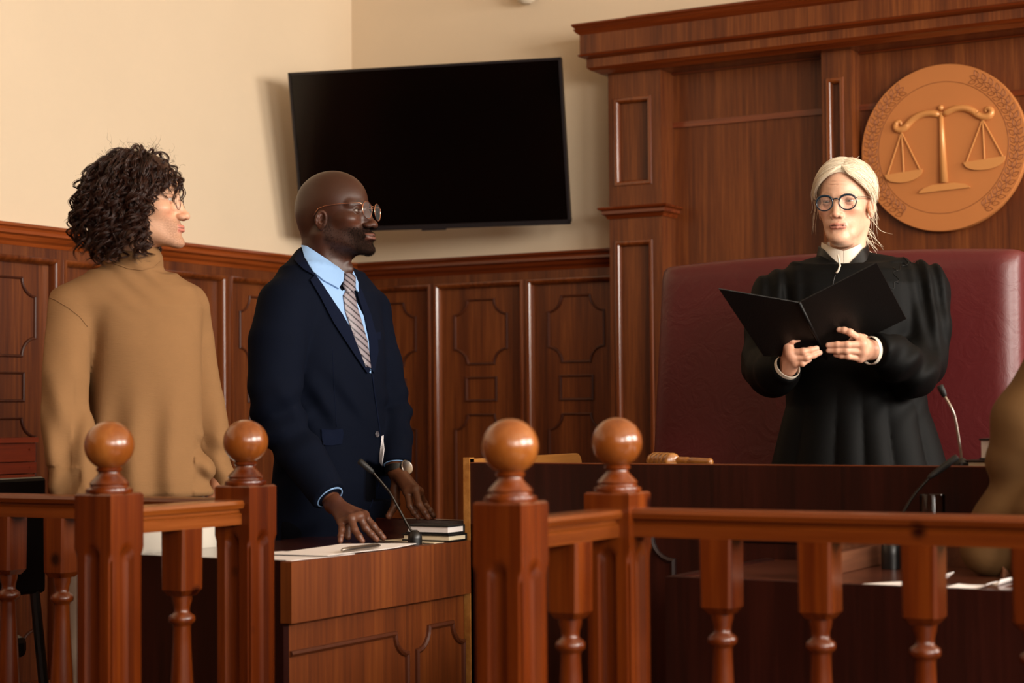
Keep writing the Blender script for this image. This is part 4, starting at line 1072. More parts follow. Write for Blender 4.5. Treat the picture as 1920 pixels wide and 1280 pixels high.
def drape(P, field, name, polys, off, th, mat, parent=None, step=5, dmin=3.5, edge=.0, smooth=True, puff=0):
    """cloth patches lying on a body: outline given as seen, thrown onto the body's surface and given thickness"""
    V_ = []; F_ = []; n0 = 0
    for poly in (polys if isinstance(polys[0][0], (list, tuple)) else [polys]):
        bm = bmesh.new(); q = np.array(poly, float)
        # resample outline
        out = []
        for i in range(len(q)):
            a, b = q[i], q[(i+1) % len(q)]; m = max(1, int(np.hypot(*(b-a))/step))
            for k in range(m): out.append(a+(b-a)*k/m)
        out = np.array(out)
        vs = [bm.verts.new((p[0], p[1], 0)) for p in out]; bm.faces.new(vs); bmesh.ops.triangulate(bm, faces=bm.faces[:])
        x0, y0 = out.min(0); x1, y1 = out.max(0)
        for x in np.arange(x0+step*.5, x1, step): bmesh.ops.bisect_plane(bm, geom=bm.verts[:]+bm.edges[:]+bm.faces[:], plane_co=(x, 0, 0), plane_no=(1, 0, 0))
        for y in np.arange(y0+step*.5, y1, step): bmesh.ops.bisect_plane(bm, geom=bm.verts[:]+bm.edges[:]+bm.faces[:], plane_co=(0, y, 0), plane_no=(0, 1, 0))
        bmesh.ops.triangulate(bm, faces=bm.faces[:]); bm.verts.index_update()
        px = np.array([v.co[:2] for v in bm.verts]); tri = np.array([[v.index for v in f_.verts] for f_ in bm.faces]); bed = [(e.verts[0].index, e.verts[1].index) for e in bm.edges if len(e.link_faces) == 1]
        bm.free()
        rays = np.array([V(a, b, 1.0) for a, b in px]); rays[:, 2] -= H; O = np.array([0, 0, H]); d = np.full(len(px), dmin)
        hi = np.full(len(px), np.nan); prev = None
        for it in range(260):
            Q = O+rays*d[:, None]; s_ = field.sample(Q)
            inside = np.all((Q > field.lo+field.h) & (Q < field.lo+field.h*(field.n-2)), axis=1)
            s_ = np.where(inside, s_, .05); d = np.where(np.abs(s_) > .0003, d+np.clip(s_, -.02, .03)*.8, d)
        bad = (d > dmin+1.9)
        if bad.any() and (~bad).any():
            g = np.where(~bad)[0]
            for i in np.where(bad)[0]:
                j = g[np.argmin(((px[g]-px[i])**2).sum(1))]; d[i] = d[j]
        Q = O+rays*d[:, None]; nn = field.normal(Q)
        pf = 0
        if puff:
            bi = np.unique(np.array(bed).ravel()); dist = np.array([np.sqrt(((px[bi]-p)**2).sum(1).min()) for p in px]); pf = (puff*np.sqrt(np.clip(dist/(4*step), 0, 1)))[:, None]
        A = Q+nn*(off+th+pf); B = Q+nn*(off-.001)
        n = len(px); V_.append(np.vstack([A, B])); fl = []
        for t in tri: fl.append(tuple(t+n0)); fl.append(tuple(t[::-1]+n+n0))
        for a, b in bed: fl.append((a+n0, b+n0, b+n+n0)); fl.append((a+n0, b+n+n0, a+n+n0))
        F_ += fl; n0 += 2*n
    mb = MB(); mb.add(np.vstack(V_), F_)
    return P.mbpart(name, mb, mat, parent, smooth, auto=55)
def hand(f, wrist, fore, mcp, fingers, thumb, R=.0088, wr=.024, k=.006):
    """wrist, fore: points; mcp: 4 knuckles; fingers: 4 lists of joints; thumb: list of joints"""
    f.cap(fore, wrist, wr*1.08, wr*.92, .01)
    for i, m in enumerate(mcp):
        r0 = [.0128, .0130, .0122, .0112][i]*R/.0088
        f.cap(wrist, m, wr*.62, r0, .014)
        if i: f.cap(mcp[i-1], m, r0*.92, r0*.92, .006)
    for i, fg in enumerate(fingers):
        pts = [mcp[i]]+list(fg); r0 = R*[1.0, 1.03, 1.0, .9][i]; rr = [r0*1.12, r0*1.03, r0*.92, r0*.84][:len(pts)]
        f.chain(pts, rr, .0035)
        for j in range(1, len(pts)-1): f.ell(pts[j], (rr[j]*1.06,)*3, .003)
    if thumb is not None: f.chain([wrist*.5+thumb[0]*.5]+list(thumb), [R*1.5, R*1.45, R*1.2, R*1.02][:len(thumb)+1], .008)
    return f
def bodycore(P, joints, col, h=.009):
    """torso/arms/legs under the clothes: joints = list of (a, b, ra, rb)"""
    a = np.array([np.minimum(j[0], j[1])-max(j[2], j[3]) for j in joints]); b = np.array([np.maximum(j[0], j[1])+max(j[2], j[3]) for j in joints])
    f = Field(a.min(0)-.03, b.max(0)+.03, h)
    for j in joints: f.cap(j[0], j[1], j[2], j[3], .03)
    v, q = f.mesh(); P.addbody(v, q, np.repeat(np.array(lin(col)[:3])[None], len(v), 0))
def shoe(P, ankle, fwd, mat, L=.27):
    f = Field(ankle+np.array([-.2, -.2, -ankle[2]-.01]), ankle+np.array([.3, .2, .12]), .007) if False else Field(np.array([ankle[0]-.22, ankle[1]-.22, -.01]), np.array([ankle[0]+.22, ankle[1]+.22, .14]), .006)
    d = np.array([fwd[0], fwd[1], 0.]); d /= np.linalg.norm(d); a = np.array([ankle[0], ankle[1], 0])
    f.cap(a-d*.05+[0, 0, .035], a+d*.16+[0, 0, .028], .036, .034, .01); f.cap(a+[0, 0, .05], a+[0, 0, .10], .042, .040, .02); f.cap(a+d*.02+[0, 0, .05], a+d*.12+[0, 0, .035], .038, .03, .02)
    f.op(lambda X, Y, Z: -(Z-.002)+0*X+0*Y, f.lo, f.lo+f.h*f.n, 0, 'i')
    v, q = f.mesh(); return P.part('shoe', v, q, mat)
# ================================================================== the suited man
def hp(px, py, d): return V(px, py, d)
def hz(px, py, z): return U(onZ(px, py, z))
M['skin'] = skin_mat('skin', .42, .08, .38)
M['navy'] = plain('navy_suit', '090e1b', .85, spec=.06, bump=.25, bscale=900, noise=.08, nscale=30)
M['navy2'] = plain('navy_lapel', '0a1124', .85, spec=.08, bump=.25, bscale=900)
M['shirt'] = plain('blue_shirt', '86abd8', .7, bump=.15, bscale=700)
M['trouser'] = plain('dark_trousers', '07080e', .9, spec=.05)
M['shoeb'] = plain('black_shoe', '0b0908', .3)
def place_head(P, o, org, phi, pitch=0, roll=0, sc=1.0):
    f, EC = head_field(o); v, q = f.mesh(); c3, bm_ = skin_cols(v, o); c = np.hstack([c3, bm_[:, None]]); P.hv = v.copy(); P.hcol = c
    if o.get('prog'):
        v = v.copy(); v[:, 0] += o['prog']*np.clip(-(v[:, 2]+.038), 0, .070)*sstep(v[:, 0], .0, .06)
    P.hvp = v
    Rm = rotz(phi) @ roty(pitch) @ rotx(roll)
    P.addbody(org+(v*sc) @ Rm.T, q, c); P.Rm = Rm; P.org = org; P.EC = EC; P.sc = sc; P.hf = f
    P.hl = lambda p: org+Rm @ (np.array(p, float)*sc)
    return f
# ---------------- suited man
D2 = 4.93
b2 = hp(612, 1000, D2); S = Person((b2[0], b2[1], 0), 'person in a navy suit, blue shirt and round glasses, hands resting on the brown desk', 'person')
o2 = dict(h=.0017, neck=(-.040, 0, -.215), nr=.063, adam=1, lips=1.25, earz=-.006, earx=.004, ears=.80, prog=.24, lidup=.0030, liddn=.0034, skin='3d2014', rosy='6b3c28', scalp='3a2216', beard='1c120d', lip='6a4034', mouthline='20100c', browc='21140d', lidc='452a1c', jaw=1.06, brow=1.15, nose=1.01, nwid=1.35, tip=.0122, bd=.85, browm=.8)
org2 = hp(628, 401, 4.90)
place_head(S, o2, org2, math.radians(-20), math.radians(-2), 0, 1.02)
# hands
zr = .745
fh = Field(hp(600, 925, 4.72)+[0, -.35, -.17], hp(735, 925, 4.6)+[0, .12, .03], .0019)
w_ = hp(626, 945, 4.60); fo = hp(600, 905, 4.66)
tipL, tipR, tipM, tipI, tipT = hz(638, 1014, zr), hz(679, 1014, zr), hz(706, 1011, zr), hz(719, 1008, zr), hz(652, 1006, zr)
mc = [hp(683, 966, tipI[1]+.01), hp(674, 968, tipM[1]+.0), hp(659, 972, tipR[1]+.03), hp(640, 978, tipL[1]+.04)]
def mid(a, b, px, py, t): return hp(px, py, a[1]*(1-t)+b[1]*t-.004)
hand(fh, w_, fo, mc, [[mid(mc[0], tipI, 700, 986, .5), mid(mc[0], tipI, 711, 999, .8), tipI], [mid(mc[1], tipM, 685, 989, .5), mid(mc[1], tipM, 696, 1001, .8), tipM],
     [mid(mc[2], tipR, 665, 993, .5), mid(mc[2], tipR, 673, 1005, .8), tipR], [mid(mc[3], tipL, 641, 993, .5), mid(mc[3], tipL, 639, 1004, .8), tipL]],
     [hp(655, 968, 4.64), hp(652, 988, tipT[1]+.01), tipT], R=.0086, wr=.026)
v, q = fh.mesh()
def handcols(v, base, tips, nail, seed, knk=None, kc=None):
    c = np.repeat(np.array(lin(base)[:3])[None], len(v), 0)*(1+.10*snoise(v, 40, seed)[:, None])
    for t in tips:
        dd = np.sqrt(((v-t)**2).sum(1)); m = np.clip(1-dd/.012, 0, 1)**.7; c = c*(1-m[:, None]*.55)+np.array(lin(nail)[:3])*m[:, None]*.55
    if knk is not None:
        for t in knk:
            dd = np.sqrt(((v-t)**2).sum(1)); m = np.clip(1-dd/.014, 0, 1)*.5; c = c*(1-m[:, None])+np.array(lin(kc)[:3])*m[:, None]
    return np.clip(c, 0, 1)
S.addbody(v, q, handcols(v, '5a3524', [tipL, tipR, tipM, tipI], '9a6650', 2, mc, '40241a'))
fh = Field(hp(715, 900, 5.0)+[-.03, -.3, -.2], hp(815, 900, 4.9)+[.03, .1, .08], .0019)
zt_ = RIMZ+.008
w2 = hp(744, 884, 4.87); fo2 = hp(736, 855, 4.93)
t1, t2 = hz(784, 969, zt_), hz(803, 970, zt_); 
mc2 = [hp(764, 922, t1[1]+.03), hp(779, 919, t2[1]+.05), hp(786, 922, t2[1]+.075), hp(787, 927, t2[1]+.10)]
tt3, tt4 = hz(812, 967, zt_)+[0, .02, 0], hz(808, 964, zt_)+[0, .04, 0]
hand(fh, w2, fo2, mc2, [[hp(769, 948, t1[1]+.005), hp(777, 961, t1[1]), t1], [hp(786, 946, t2[1]+.01), hp(796, 960, t2[1]), t2], [hp(795, 944, tt3[1]+.02), hp(806, 957, tt3[1]), tt3], [hp(796, 942, tt4[1]+.03), tt4]],
     [hp(741, 918, 4.86), hp(742, 945, 4.84), hp(729, 967, 4.82)], R=.0088, wr=.026)
v, q = fh.mesh(); S.addbody(v, q, handcols(v, '57331f', [t1, t2, hp(729, 967, 4.82)], '9a6650', 4, mc2, '40241a'))
# joints
shN = hp(536, 572, 4.78); shF = hp(690, 585, 5.09); elN = hp(524, 800, 4.72); elF = hp(733, 770, 5.05)
hipc = hp(622, 960, D2); nk2 = S.hl((-.040, 0, -.20)); chest = hp(612, 640, D2)
axS = np.array([.57, .82, 0]); fwS = np.array([.82, -.57, 0])
legs = []
for sg in (-1, 1):
    hj = hipc+axS*sg*.095+np.array([0, 0, -.03]); kn = np.array([hj[0], hj[1], .50])+fwS*.01; an = np.array([hj[0], hj[1], .09])-fwS*.02; legs.append((hj, kn, an))
bodycore(S, [(nk2, chest, .05, .09), (chest, hipc, .09, .09), (shN, elN, .045, .035), (elN, w_, .035, .022), (shF, elF, .04, .035), (elF, w2, .035, .022)]+[(l[0], l[1], .075, .05) for l in legs]+[(l[1], l[2], .05, .035) for l in legs], '5a3524')
S.make_body(M['skin'])
eyes(S, S.Rm, S.org, S.EC, (.97, -.22, 0), eye_mats('2a160c', '6e6055'))
# jacket
fj = Field(hp(440, 1000, 4.6)+[0, 0, -.17], hp(800, 460, 5.35)+[0, 0, 0.02], .0048)
fj.lo[1] = 4.48; fj = Field(fj.lo, [hp(800, 600, 5.3)[0], 5.36, hp(600, 462, 4.9)[2]], .0048)
zz_ = lambda py, d=D2: hp(600, py, d)[2]
def cR(py, px, a, b): p = hp(px, py, D2); return (p[2], p[0], p[1], a, b)
yawS = math.atan2(.82, .57)
fj.column([cR(512, 606, .13, .075), cR(548, 608, .178, .105), cR(620, 610, .188, .126), cR(700, 614, .182, .130), cR(780, 622, .170, .124), cR(860, 624, .176, .128), cR(940, 622, .186, .132), cR(1030, 616, .190, .132)], yawS, .03, 2.3)
nb2 = S.hl((-.045, 0, -.175))
fj.cap(hp(586, 498, 4.90), shN+[0.0, 0, -.005], .060, .068, .04); fj.cap(hp(615, 512, 4.95), shF, .055, .060, .04)
fj.chain([shN, hp(519, 640, 4.74)], [.074, .076], .018); fj.chain([hp(519, 640, 4.74), hp(517, 735, 4.71), elN], [.076, .070, .066], .006)
fj.chain([elN, hp(572, 862, 4.66), hp(618, 930, 4.60)], [.064, .057, .046], .008)
fj.chain([shF, hp(712, 680, 5.07), elF], [.062, .060, .055], .018); fj.chain([elF, hp(740, 820, 4.98), hp(742, 862, 4.90)], [.054, .047, .042], .015)
# cut the sleeve ends, jacket front below the button
def plane_cut(f, p, n, lo, hi):
    n = np.array(n, float); n /= np.linalg.norm(n)
    f.op(lambda X, Y, Z: (X-p[0])*n[0]+(Y-p[1])*n[1]+(Z-p[2])*n[2], lo, hi, 0, 'i') if False else f.op(lambda X, Y, Z: -((X-p[0])*n[0]+(Y-p[1])*n[1]+(Z-p[2])*n[2]), lo, hi, .004, 's')
cw = hp(614, 925, 4.61); dr = hp(628, 948, 4.59)-hp(572, 862, 4.66); dr /= np.linalg.norm(dr)
plane_cut(fj, cw+dr*.012, dr, cw-.05, cw+.09)
cw2 = hp(742, 862, 4.9); dr2 = np.array([.06, -.35, -.9]); dr2 /= np.linalg.norm(dr2); plane_cut(fj, cw2+dr2*.012, dr2, cw2-[.06, .06, .09], cw2+[.06, .06, .03])
def foldS(X, Y, Z):
    o = 0
    e = elN; d = np.sqrt((X-e[0])**2+(Y-e[1])**2+(Z-e[2])**2); g = np.exp(-(d/.10)**2)
    o = o+g*.012*np.sin((Z*1.0-(X)*.55)*75+1.2)
    g2 = np.exp(-(((X-hp(640, 760, D2)[0])/.12)**2+((Z-zz_(760))/.07)**2)); o = o+g2*.006*np.sin((Z*.8+X*1.3)*62)
    e = elF; d = np.sqrt((X-e[0])**2+(Y-e[1])**2+(Z-e[2])**2); o = o+np.exp(-(d/.07)**2)*.009*np.sin((Z*1.0-X*.3)*95)
    o = o+.002*np.sin(X*23+Z*9)*np.sin(Z*17+Y*11)
    return o
fj.disp(foldS)
# shoulder seam ridge of the near sleeve
fj.chain([hp(573, 610, 4.64), hp(573, 690, 4.64), hp(568, 760, 4.64)], [.004, .007, .004], .012, 's')
fj.chain([hp(516, 775, 4.65), hp(540, 765, 4.64), hp(562, 757, 4.65)], [.002, .004, .003], .010, 's')
fj.chain([hp(500, 525, 4.72), hp(545, 545, 4.68), hp(566, 590, 4.67), hp(572, 650, 4.68), hp(566, 720, 4.69)], [.001]*5, .006, 's')
v, q = fj.mesh()
S.part('suit_jacket', v, q, M['navy'])
jk = [c for c in S.obj.children if c.name.startswith('suit_jacket')][0]
# trousers
fb = Field(hp(520, 900, 4.6)*[1, 1, 0]+[-.02, 0, .05], [hp(720, 900, 5.3)[0], 5.25, .98], .008)
fb.column([(.80, hipc[0], hipc[1], .155, .11), (.97, hipc[0], hipc[1], .15, .105)], yawS, .02)
for hj, kn, an in legs: fb.cap(hj+[0, 0, -.02], kn, .10, .078, .03); fb.cap(kn, an+[0, 0, 0], .078, .072, .02)
v, q = fb.mesh(); S.part('trousers', v, q, M['trouser'])
for hj, kn, an in legs: shoe(S, an, fwS, M['shoeb'])
# shirt front, tie, lapels
drape(S, fj, 'shirt', [(592, 500), (618, 520), (640, 546), (650, 540), (664, 560), (684, 600), (694, 660), (694, 700), (682, 690), (650, 625), (612, 562), (588, 520)], .001, .002, M['shirt'])
drape(S, fj, 'shirt', [(713, 818), (718, 816), (721, 842), (717, 872), (713, 866)], .001, .002, plain('shirt_tail', 'c8c4c8', .7))
m, nt, b = new_mat('striped_tie'); geo = nt.nodes.new('ShaderNodeNewGeometry'); wv = N(nt, 'ShaderNodeTexWave', Scale=24.0, Distortion=.4, Detail=1.0); wv.wave_profile = 'SIN'; wv.bands_direction = 'X'
mp = N(nt, 'ShaderNodeMapping'); 
_d = YWM @ np.array([.62, .1, .78]); mp.vector_type = 'POINT'
_v = Vector(_d).normalized(); _q = _v.rotation_difference(Vector((1, 0, 0))); mp.inputs['Rotation'].default_value = _q.to_euler()
cr = nt.nodes.new('ShaderNodeValToRGB'); e = cr.color_ramp.elements; e[0].position = .0; e[0].color = lin('2c262c'); e[1].position = 1; e[1].color = lin('857c82'); e.new(.12).color = lin('38333a'); e.new(.22).color = lin('787078')
nt.links.new(geo.outputs['Position'], mp.inputs['Vector']); nt.links.new(mp.outputs['Vector'], wv.inputs['Vector']); nt.links.new(wv.outputs['Fac'], cr.inputs['Fac']); nt.links.new(cr.outputs['Color'], b.inputs['Base Color']); b.inputs['Roughness'].default_value = .45
M['tie'] = m
tie = drape(S, fj, 'necktie', [(648, 541), (660, 546), (668, 580), (686, 640), (692, 690), (682, 688), (660, 630), (645, 585), (641, 555)], .004, .003, M['tie'], puff=.005)
drape(S, fj, 'tie_knot', [(642, 516), (654, 514), (662, 524), (662, 546), (649, 552), (640, 538)], .007, .004, M['tie'], parent=tie, step=3.5, puff=.006)
drape(S, fj, 'shirt_collar', [(567, 464), (576, 466), (606, 487), (641, 512), (640, 530), (632, 543), (604, 528), (585, 512), (571, 487)], .006, .003, M['shirt'], puff=.002)
drape(S, fj, 'shirt_collar', [(645, 508), (652, 495), (659, 512), (668, 533), (668, 549), (660, 541), (650, 520)], .006, .003, M['shirt'], puff=.001)
lap1 = drape(S, fj, 'lapel', [(563, 470), (572, 486), (590, 517), (612, 548), (640, 590), (668, 640), (692, 695), (686, 700), (664, 668), (624, 606), (600, 560), (580, 527), (588, 518), (570, 508), (552, 490)], .004, .0025, M['navy2'], puff=.001)
drape(S, fj, 'lapel', [(667, 528), (676, 548), (692, 590), (705, 640), (706, 660), (698, 700), (692, 690), (690, 640), (680, 592), (668, 555)], .004, .0025, M['navy2'])
drape(S, fj, 'pocket_flap', [(602, 805), (622, 806), (641, 803), (643, 812), (640, 832), (622, 835), (604, 834)], .001, .003, M['navy2'], puff=.001)
drape(S, fj, 'breast_pocket', [(701, 624), (713, 622), (713, 636), (703, 638)], .0005, .0015, M['navy2'])
# front edge line, dart
def seam(P, field, name, pts, r, mat, off=0.0, parent=None):
    rays = np.array([V(a, b, 1.0) for a, b in pts]); rays[:, 2] -= H; d = np.full(len(pts), 3.5)
    for it in range(260):
        Q = np.array([0, 0, H])+rays*d[:, None]; s_ = field.sample(Q); ins = np.all((Q > field.lo+field.h) & (Q < field.lo+field.h*(field.n-2)), axis=1); s_ = np.where(ins, s_, .05); d = np.where(np.abs(s_) > .0003, d+np.clip(s_, -.02, .03)*.8, d)
    keep = d < 3.5+2.2; d = d[keep]; rays = rays[keep]
    if len(d) < 2: return None
    Q = np.array([0, 0, H])+rays*d[:, None]; Q = Q+field.normal(Q)*off
    return P.mbpart(name, wires(Q, r, 6), mat, parent, True)
def dens(pts, n=8):
    P = np.array(pts, float); t = np.linspace(0, len(P)-1, n*(len(P)-1)+1); return list(zip(np.interp(t, range(len(P)), P[:, 0]), np.interp(t, range(len(P)), P[:, 1])))
seam(S, fj, 'jacket_front_edge', dens([(697, 700), (702, 740), (707, 775), (713, 818), (716, 870), (708, 915), (692, 955)]), .0022, M['navy2'], .001)
seam(S, fj, 'dart_seam', dens([(623, 650), (626, 720), (631, 800)]), .0008, M['navy2'], .0)
def raypt(field, px, py, off=0):
    ray = V(px, py, 1.0); ray[2] -= H; d = 3.5
    for it in range(300):
        Q = np.array([0, 0, H])+ray*d; ins = np.all((Q > field.lo+field.h) & (Q < field.lo+field.h*(field.n-2))); s_ = field.sample(Q[None])[0] if ins else .05
        if abs(s_) < .0003: break
        d += np.clip(s_, -.02, .03)*.8
    n = field.normal(Q[None])[0]; return Q+n*off, n
def button(P, field, px, py, r, mat, parent=None, name='button'):
    Q, n = raypt(field, px, py, .001); z = Vector(n); T = Matrix.Translation(Q) @ z.to_track_quat('Z', 'Y').to_matrix().to_4x4()
    mb = MB().lathe([(.0005, .0), (r*.7, 0), (r, .0005), (r, .002), (r*.85, .003), (r*.7, .0022), (.0005, .0022)], seg=24, mat=T); P.mbpart(name, mb, mat, parent, True, 40)
M['button'] = plain('grey_button', '4a464c', .3)
button(S, fj, 706, 814, .0085, M['button'])
# cuffs and watch
def ring(P, name, c, ax, r0, L, th, mat, parent=None, sq=(1, 1), up=(0, 0, 1)):
    z = Vector(ax).normalized(); T = Matrix.Translation(c) @ z.to_track_quat('Z', 'Y').to_matrix().to_4x4() @ Matrix.Diagonal((sq[0], sq[1], 1, 1))
    mb = MB(); pr = [(r0-th, -L/2), (r0, -L/2), (r0, L/2), (r0-th*.5, L/2+.0005), (r0-th, L/2)]; vs = []; fs = []; seg = 36
    for r, z_ in pr:
        for k in range(seg): a = 2*math.pi*k/seg; vs.append(tuple(T @ Vector((r*math.cos(a), r*math.sin(a), z_))))
    n = len(pr)
    for i in range(n):
        for k in range(seg): fs.append((i*seg+k, i*seg+(k+1) % seg, ((i+1) % n)*seg+(k+1) % seg, ((i+1) % n)*seg+k))
    mb.add(vs, fs); return P.mbpart(name, mb, mat, parent, True, 40)
ring(S, 'shirt_cuff', cw+dr*.001, dr, .0365, .026, .003, M['shirt'])
ring(S, 'shirt_cuff', cw2+dr2*.001, dr2, .0335, .026, .003, M['shirt'])
wd = (w2-cw2); wd = dr2; wc = hp(744, 881, 4.875)
wt = ring(S, 'watch_strap', wc, wd, .0325, .018, .004, M['black'])
cc = wc+np.array([.024, -.018, .006]); T = Matrix.Translation(cc) @ Vector((.72, -.62, .32)).normalized().to_track_quat('Z', 'Y').to_matrix().to_4x4()
S.mbpart('watch_case', MB().lathe([(.001, 0), (.019, 0), (.0205, .003), (.0205, .007), (.0185, .009), (.0175, .0085), (.001, .0085)], seg=32, mat=T), M['metal'], wt, True, 40)
# glasses (head coordinates)
M['lens'] = bpy.data.materials.new('thin_lens'); M['lens'].use_nodes = True
_nt = M['lens'].node_tree; _b = _nt.nodes['Principled BSDF']; _b.inputs['Base Color'].default_value = (1, 1, 1, 1); _b.inputs['Alpha'].default_value = .045; _b.inputs['Roughness'].default_value = .03; _b.inputs['Specular IOR Level'].default_value = .5
def glasses(P, mat, rim=.0009, r=(.0235, .021), x0=.101, zc=-.004, sep=.0325, arm_z=.004, shape=2.0, arm_mat=None, arm_r=None, browline=0):
    root = None; mb = MB(); lens = []
    for s_ in (-1, 1):
        pts = []
        for a in np.linspace(0, 2*math.pi, 40, endpoint=False):
            ca, sa = math.cos(a), math.sin(a); y = r[0]*np.sign(ca)*abs(ca)**(2/shape); z = r[1]*np.sign(sa)*abs(sa)**(2/shape)
            y = y*(1-.10*(z < 0)*(abs(z)/r[1]))
            pts.append(P.hl((x0-.10*abs(y*1+s_*0)**1*0-abs(s_*sep+y)*.10+.0035, s_*sep+y, zc+z)))
        rr = [rim*(1+browline*max(0, math.sin(2*math.pi*k/40))) for k in range(40)]
        mb.tube([tuple(p) for p in pts], rr, 8, closed=True); lens.append(pts)
    br = [P.hl(p) for p in ((x0-.0005, -sep+r[0]*.98, zc+r[1]*.35), (x0+.0035, -.004, zc+r[1]*.55), (x0+.0035, .004, zc+r[1]*.55), (x0-.0005, sep-r[0]*.98, zc+r[1]*.35))]
    mb.tube([tuple(p) for p in br], rim*1.1, 8)
    g = P.mbpart('glasses', mb, mat, None, True)
    for s_ in (-1, 1):
        ye = s_*(sep+r[0]); pts = [(x0+.0035-(sep+r[0])*.10, ye, zc+r[1]*.45), (x0-.006, ye+s_*.004, arm_z+.003), (x0-.012, s_*.066, arm_z+.003), (.045, s_*.0755, arm_z+.003), (.008, s_*.0800, arm_z), (-.010, s_*.0815, arm_z-.006), (-.026, s_*.0805, arm_z-.026)]
        pp = [P.hl(p) for p in pts]; P.mbpart('temple_arm', wires(pp, arm_r or rim*1.05, 8), arm_mat or mat, g, True)
        pts = lens[0 if s_ < 0 else 1]; c = sum(pts)/len(pts); m3 = MB(); m3.add([tuple(c)]+[tuple(p) for p in pts], [(0, i+1, (i+1) % 40+1) for i in range(40)]); P.mbpart('lens', m3, M['lens'], g, True)
    return g
glasses(S, M['gold'], .0010, (.0240, .0225), .109, -.002, .0325, .012, 2.2)
# short beard hairs of the suited man
def beard(P, o, n, L, mat, seed=1):
    R_ = np.random.RandomState(seed); v = P.hv; c = P.hcol; m = (c[:, 3] > .12) & (R_.rand(len(c)) < c[:, 3]**1.5) & (v[:, 2] < -.035) & (v[:, 0] > 0) & (v[:, 2] > -.13); idx = np.where(m)[0]
    if len(idx) == 0: return
    idx = R_.choice(idx, n); nn = P.hf.normal(v[idx]); p0 = P.hvp[idx]+R_.normal(size=(n, 3))*.0006
    d = nn*.55+np.array([.1, 0, -.75])+R_.normal(size=(n, 3))*.25; d /= np.linalg.norm(d, axis=1, keepdims=True); LL = (L*R_.uniform(.5, 1.2, n))[:, None]
    t = np.linspace(0, 1, 4)
    paths = [np.array([p0[i]+d[i]*LL[i]*k+nn[i]*.0004 for k in t]) for i in range(n)]
    V_ = []; F_ = []
    A = np.stack([p0, p0+d*LL], 1); side = np.cross(d, nn); side /= np.linalg.norm(side, axis=1, keepdims=True)+1e-9; w_ = .00015
    q = np.stack([A[:, 0]-side*w_, A[:, 0]+side*w_, A[:, 0]+nn*w_*1.4, A[:, 1]], 1).reshape(-1, 3); b = np.arange(n)[:, None]*4
    tri = np.concatenate([b+np.array([[0, 1, 3]]), b+np.array([[1, 2, 3]]), b+np.array([[2, 0, 3]])]); 
    P.part('beard', P.org+(q*P.sc) @ P.Rm.T, tri, mat, smooth=False)
beard(S, o2, 9000, .0045, plain('black_beard', '0d0806', .9, spec=.08))
# ================================================================== the man in the tan sweater
m = plain('tan_sweater', '856240', .9, spec=.15, noise=.05, nscale=25); M['sweater'] = m
nt = m.node_tree; b = nt.nodes['Principled BSDF']; geo = nt.nodes.new('ShaderNodeTexCoord'); wv = N(nt, 'ShaderNodeTexNoise', Scale=1.0, Detail=3.0); mp = N(nt, 'ShaderNodeMapping'); mp.inputs['Scale'].default_value = (60, 60, 900)
nt.links.new(geo.outputs['Object'], mp.inputs['Vector']); nt.links.new(mp.outputs['Vector'], wv.inputs['Vector']); bp = N(nt, 'ShaderNodeBump', Strength=.5, Distance=.0012); nt.links.new(wv.outputs['Fac'], bp.inputs['Height']); nt.links.new(bp.outputs['Normal'], b.inputs['Normal'])
M['hairb'] = plain('dark_brown_hair', '2f150a', .42, spec=.5, noise=.35, nscale=90)
M['white_tr'] = plain('off_white_trousers', 'c4bcb0', .8)
D1 = 4.47
b1 = hp(262, 1000, D1); T_ = Person((b1[0], b1[1], 0), 'person with dark curly hair in a tan turtleneck sweater, standing behind the left railing', 'person')
o1 = dict(h=.0017, neck=(-.036, 0, -.205), nr=.051, adam=1, prog=.26, ears=.9, moles=[(.045, -.048, -.060, .0022)], skin='cf9f80', rosy='c87458', beard='4e3020', lip='b8685c', mouthline='5a2a22', browc='3c2014', lidc='b88468', jaw=1.0, brow=1.0, nose=1.03, nwid=1.0, tip=.0110, bd=.42, browm=.8, lips=.62)
org1 = hp(263, 376, 4.45)
place_head(T_, o1, org1, math.radians(1), math.radians(1), 0, 1.0)
# left hand on the desk edge behind the post
fh = Field(hp(395, 960, 4.7)+[-.09, -.15, -.15], hp(425, 930, 4.6)+[.09, .12, .10], .0022)
w1 = hp(414, 912, 4.60); tips = [hz(402+8*k, 1010-3*k, dz+.008) for k in range(4)]
tips = [hp(400+9*k, 1012-2*k, 4.62+.022*k) for k in range(4)]
mc1 = [hp(404+9*k, 955-2*k, 4.60+.022*k) for k in range(4)]
hand(fh, w1, hp(412, 890, 4.60), mc1, [[(mc1[k]*.5+tips[k]*.5)+[.008, -.006, 0], tips[k]] for k in range(4)], [hp(398, 940, 4.60), hp(396, 975, 4.585), hp(400, 1000, 4.58)], R=.0088, wr=.026)
v, q = fh.mesh(); T_.addbody(v, q, handcols(v, 'c48a6a', tips, 'd8a890', 6))
shR = hp(131, 588, 4.40); elR = hp(118, 768, 4.42); wrR = hp(150, 925, 4.36); shL = hp(347, 578, 4.55); elL = hp(378, 752, 4.60)
hip1 = hp(262, 950, D1); yaw1 = math.atan2(.57, .82)*.55; ax1 = np.array([math.cos(yaw1), math.sin(yaw1), 0]); fw1 = np.array([math.sin(yaw1), -math.cos(yaw1), 0])
legs1 = []
for sg in (-1, 1):
    hj = hip1+ax1*sg*.09+[0, 0, -.03]; kn = np.array([hj[0], hj[1], .48])+fw1*.01; an = np.array([hj[0], hj[1], .09])-fw1*.02; legs1.append((hj, kn, an))
wrR2 = hp(158, 985, 4.34)
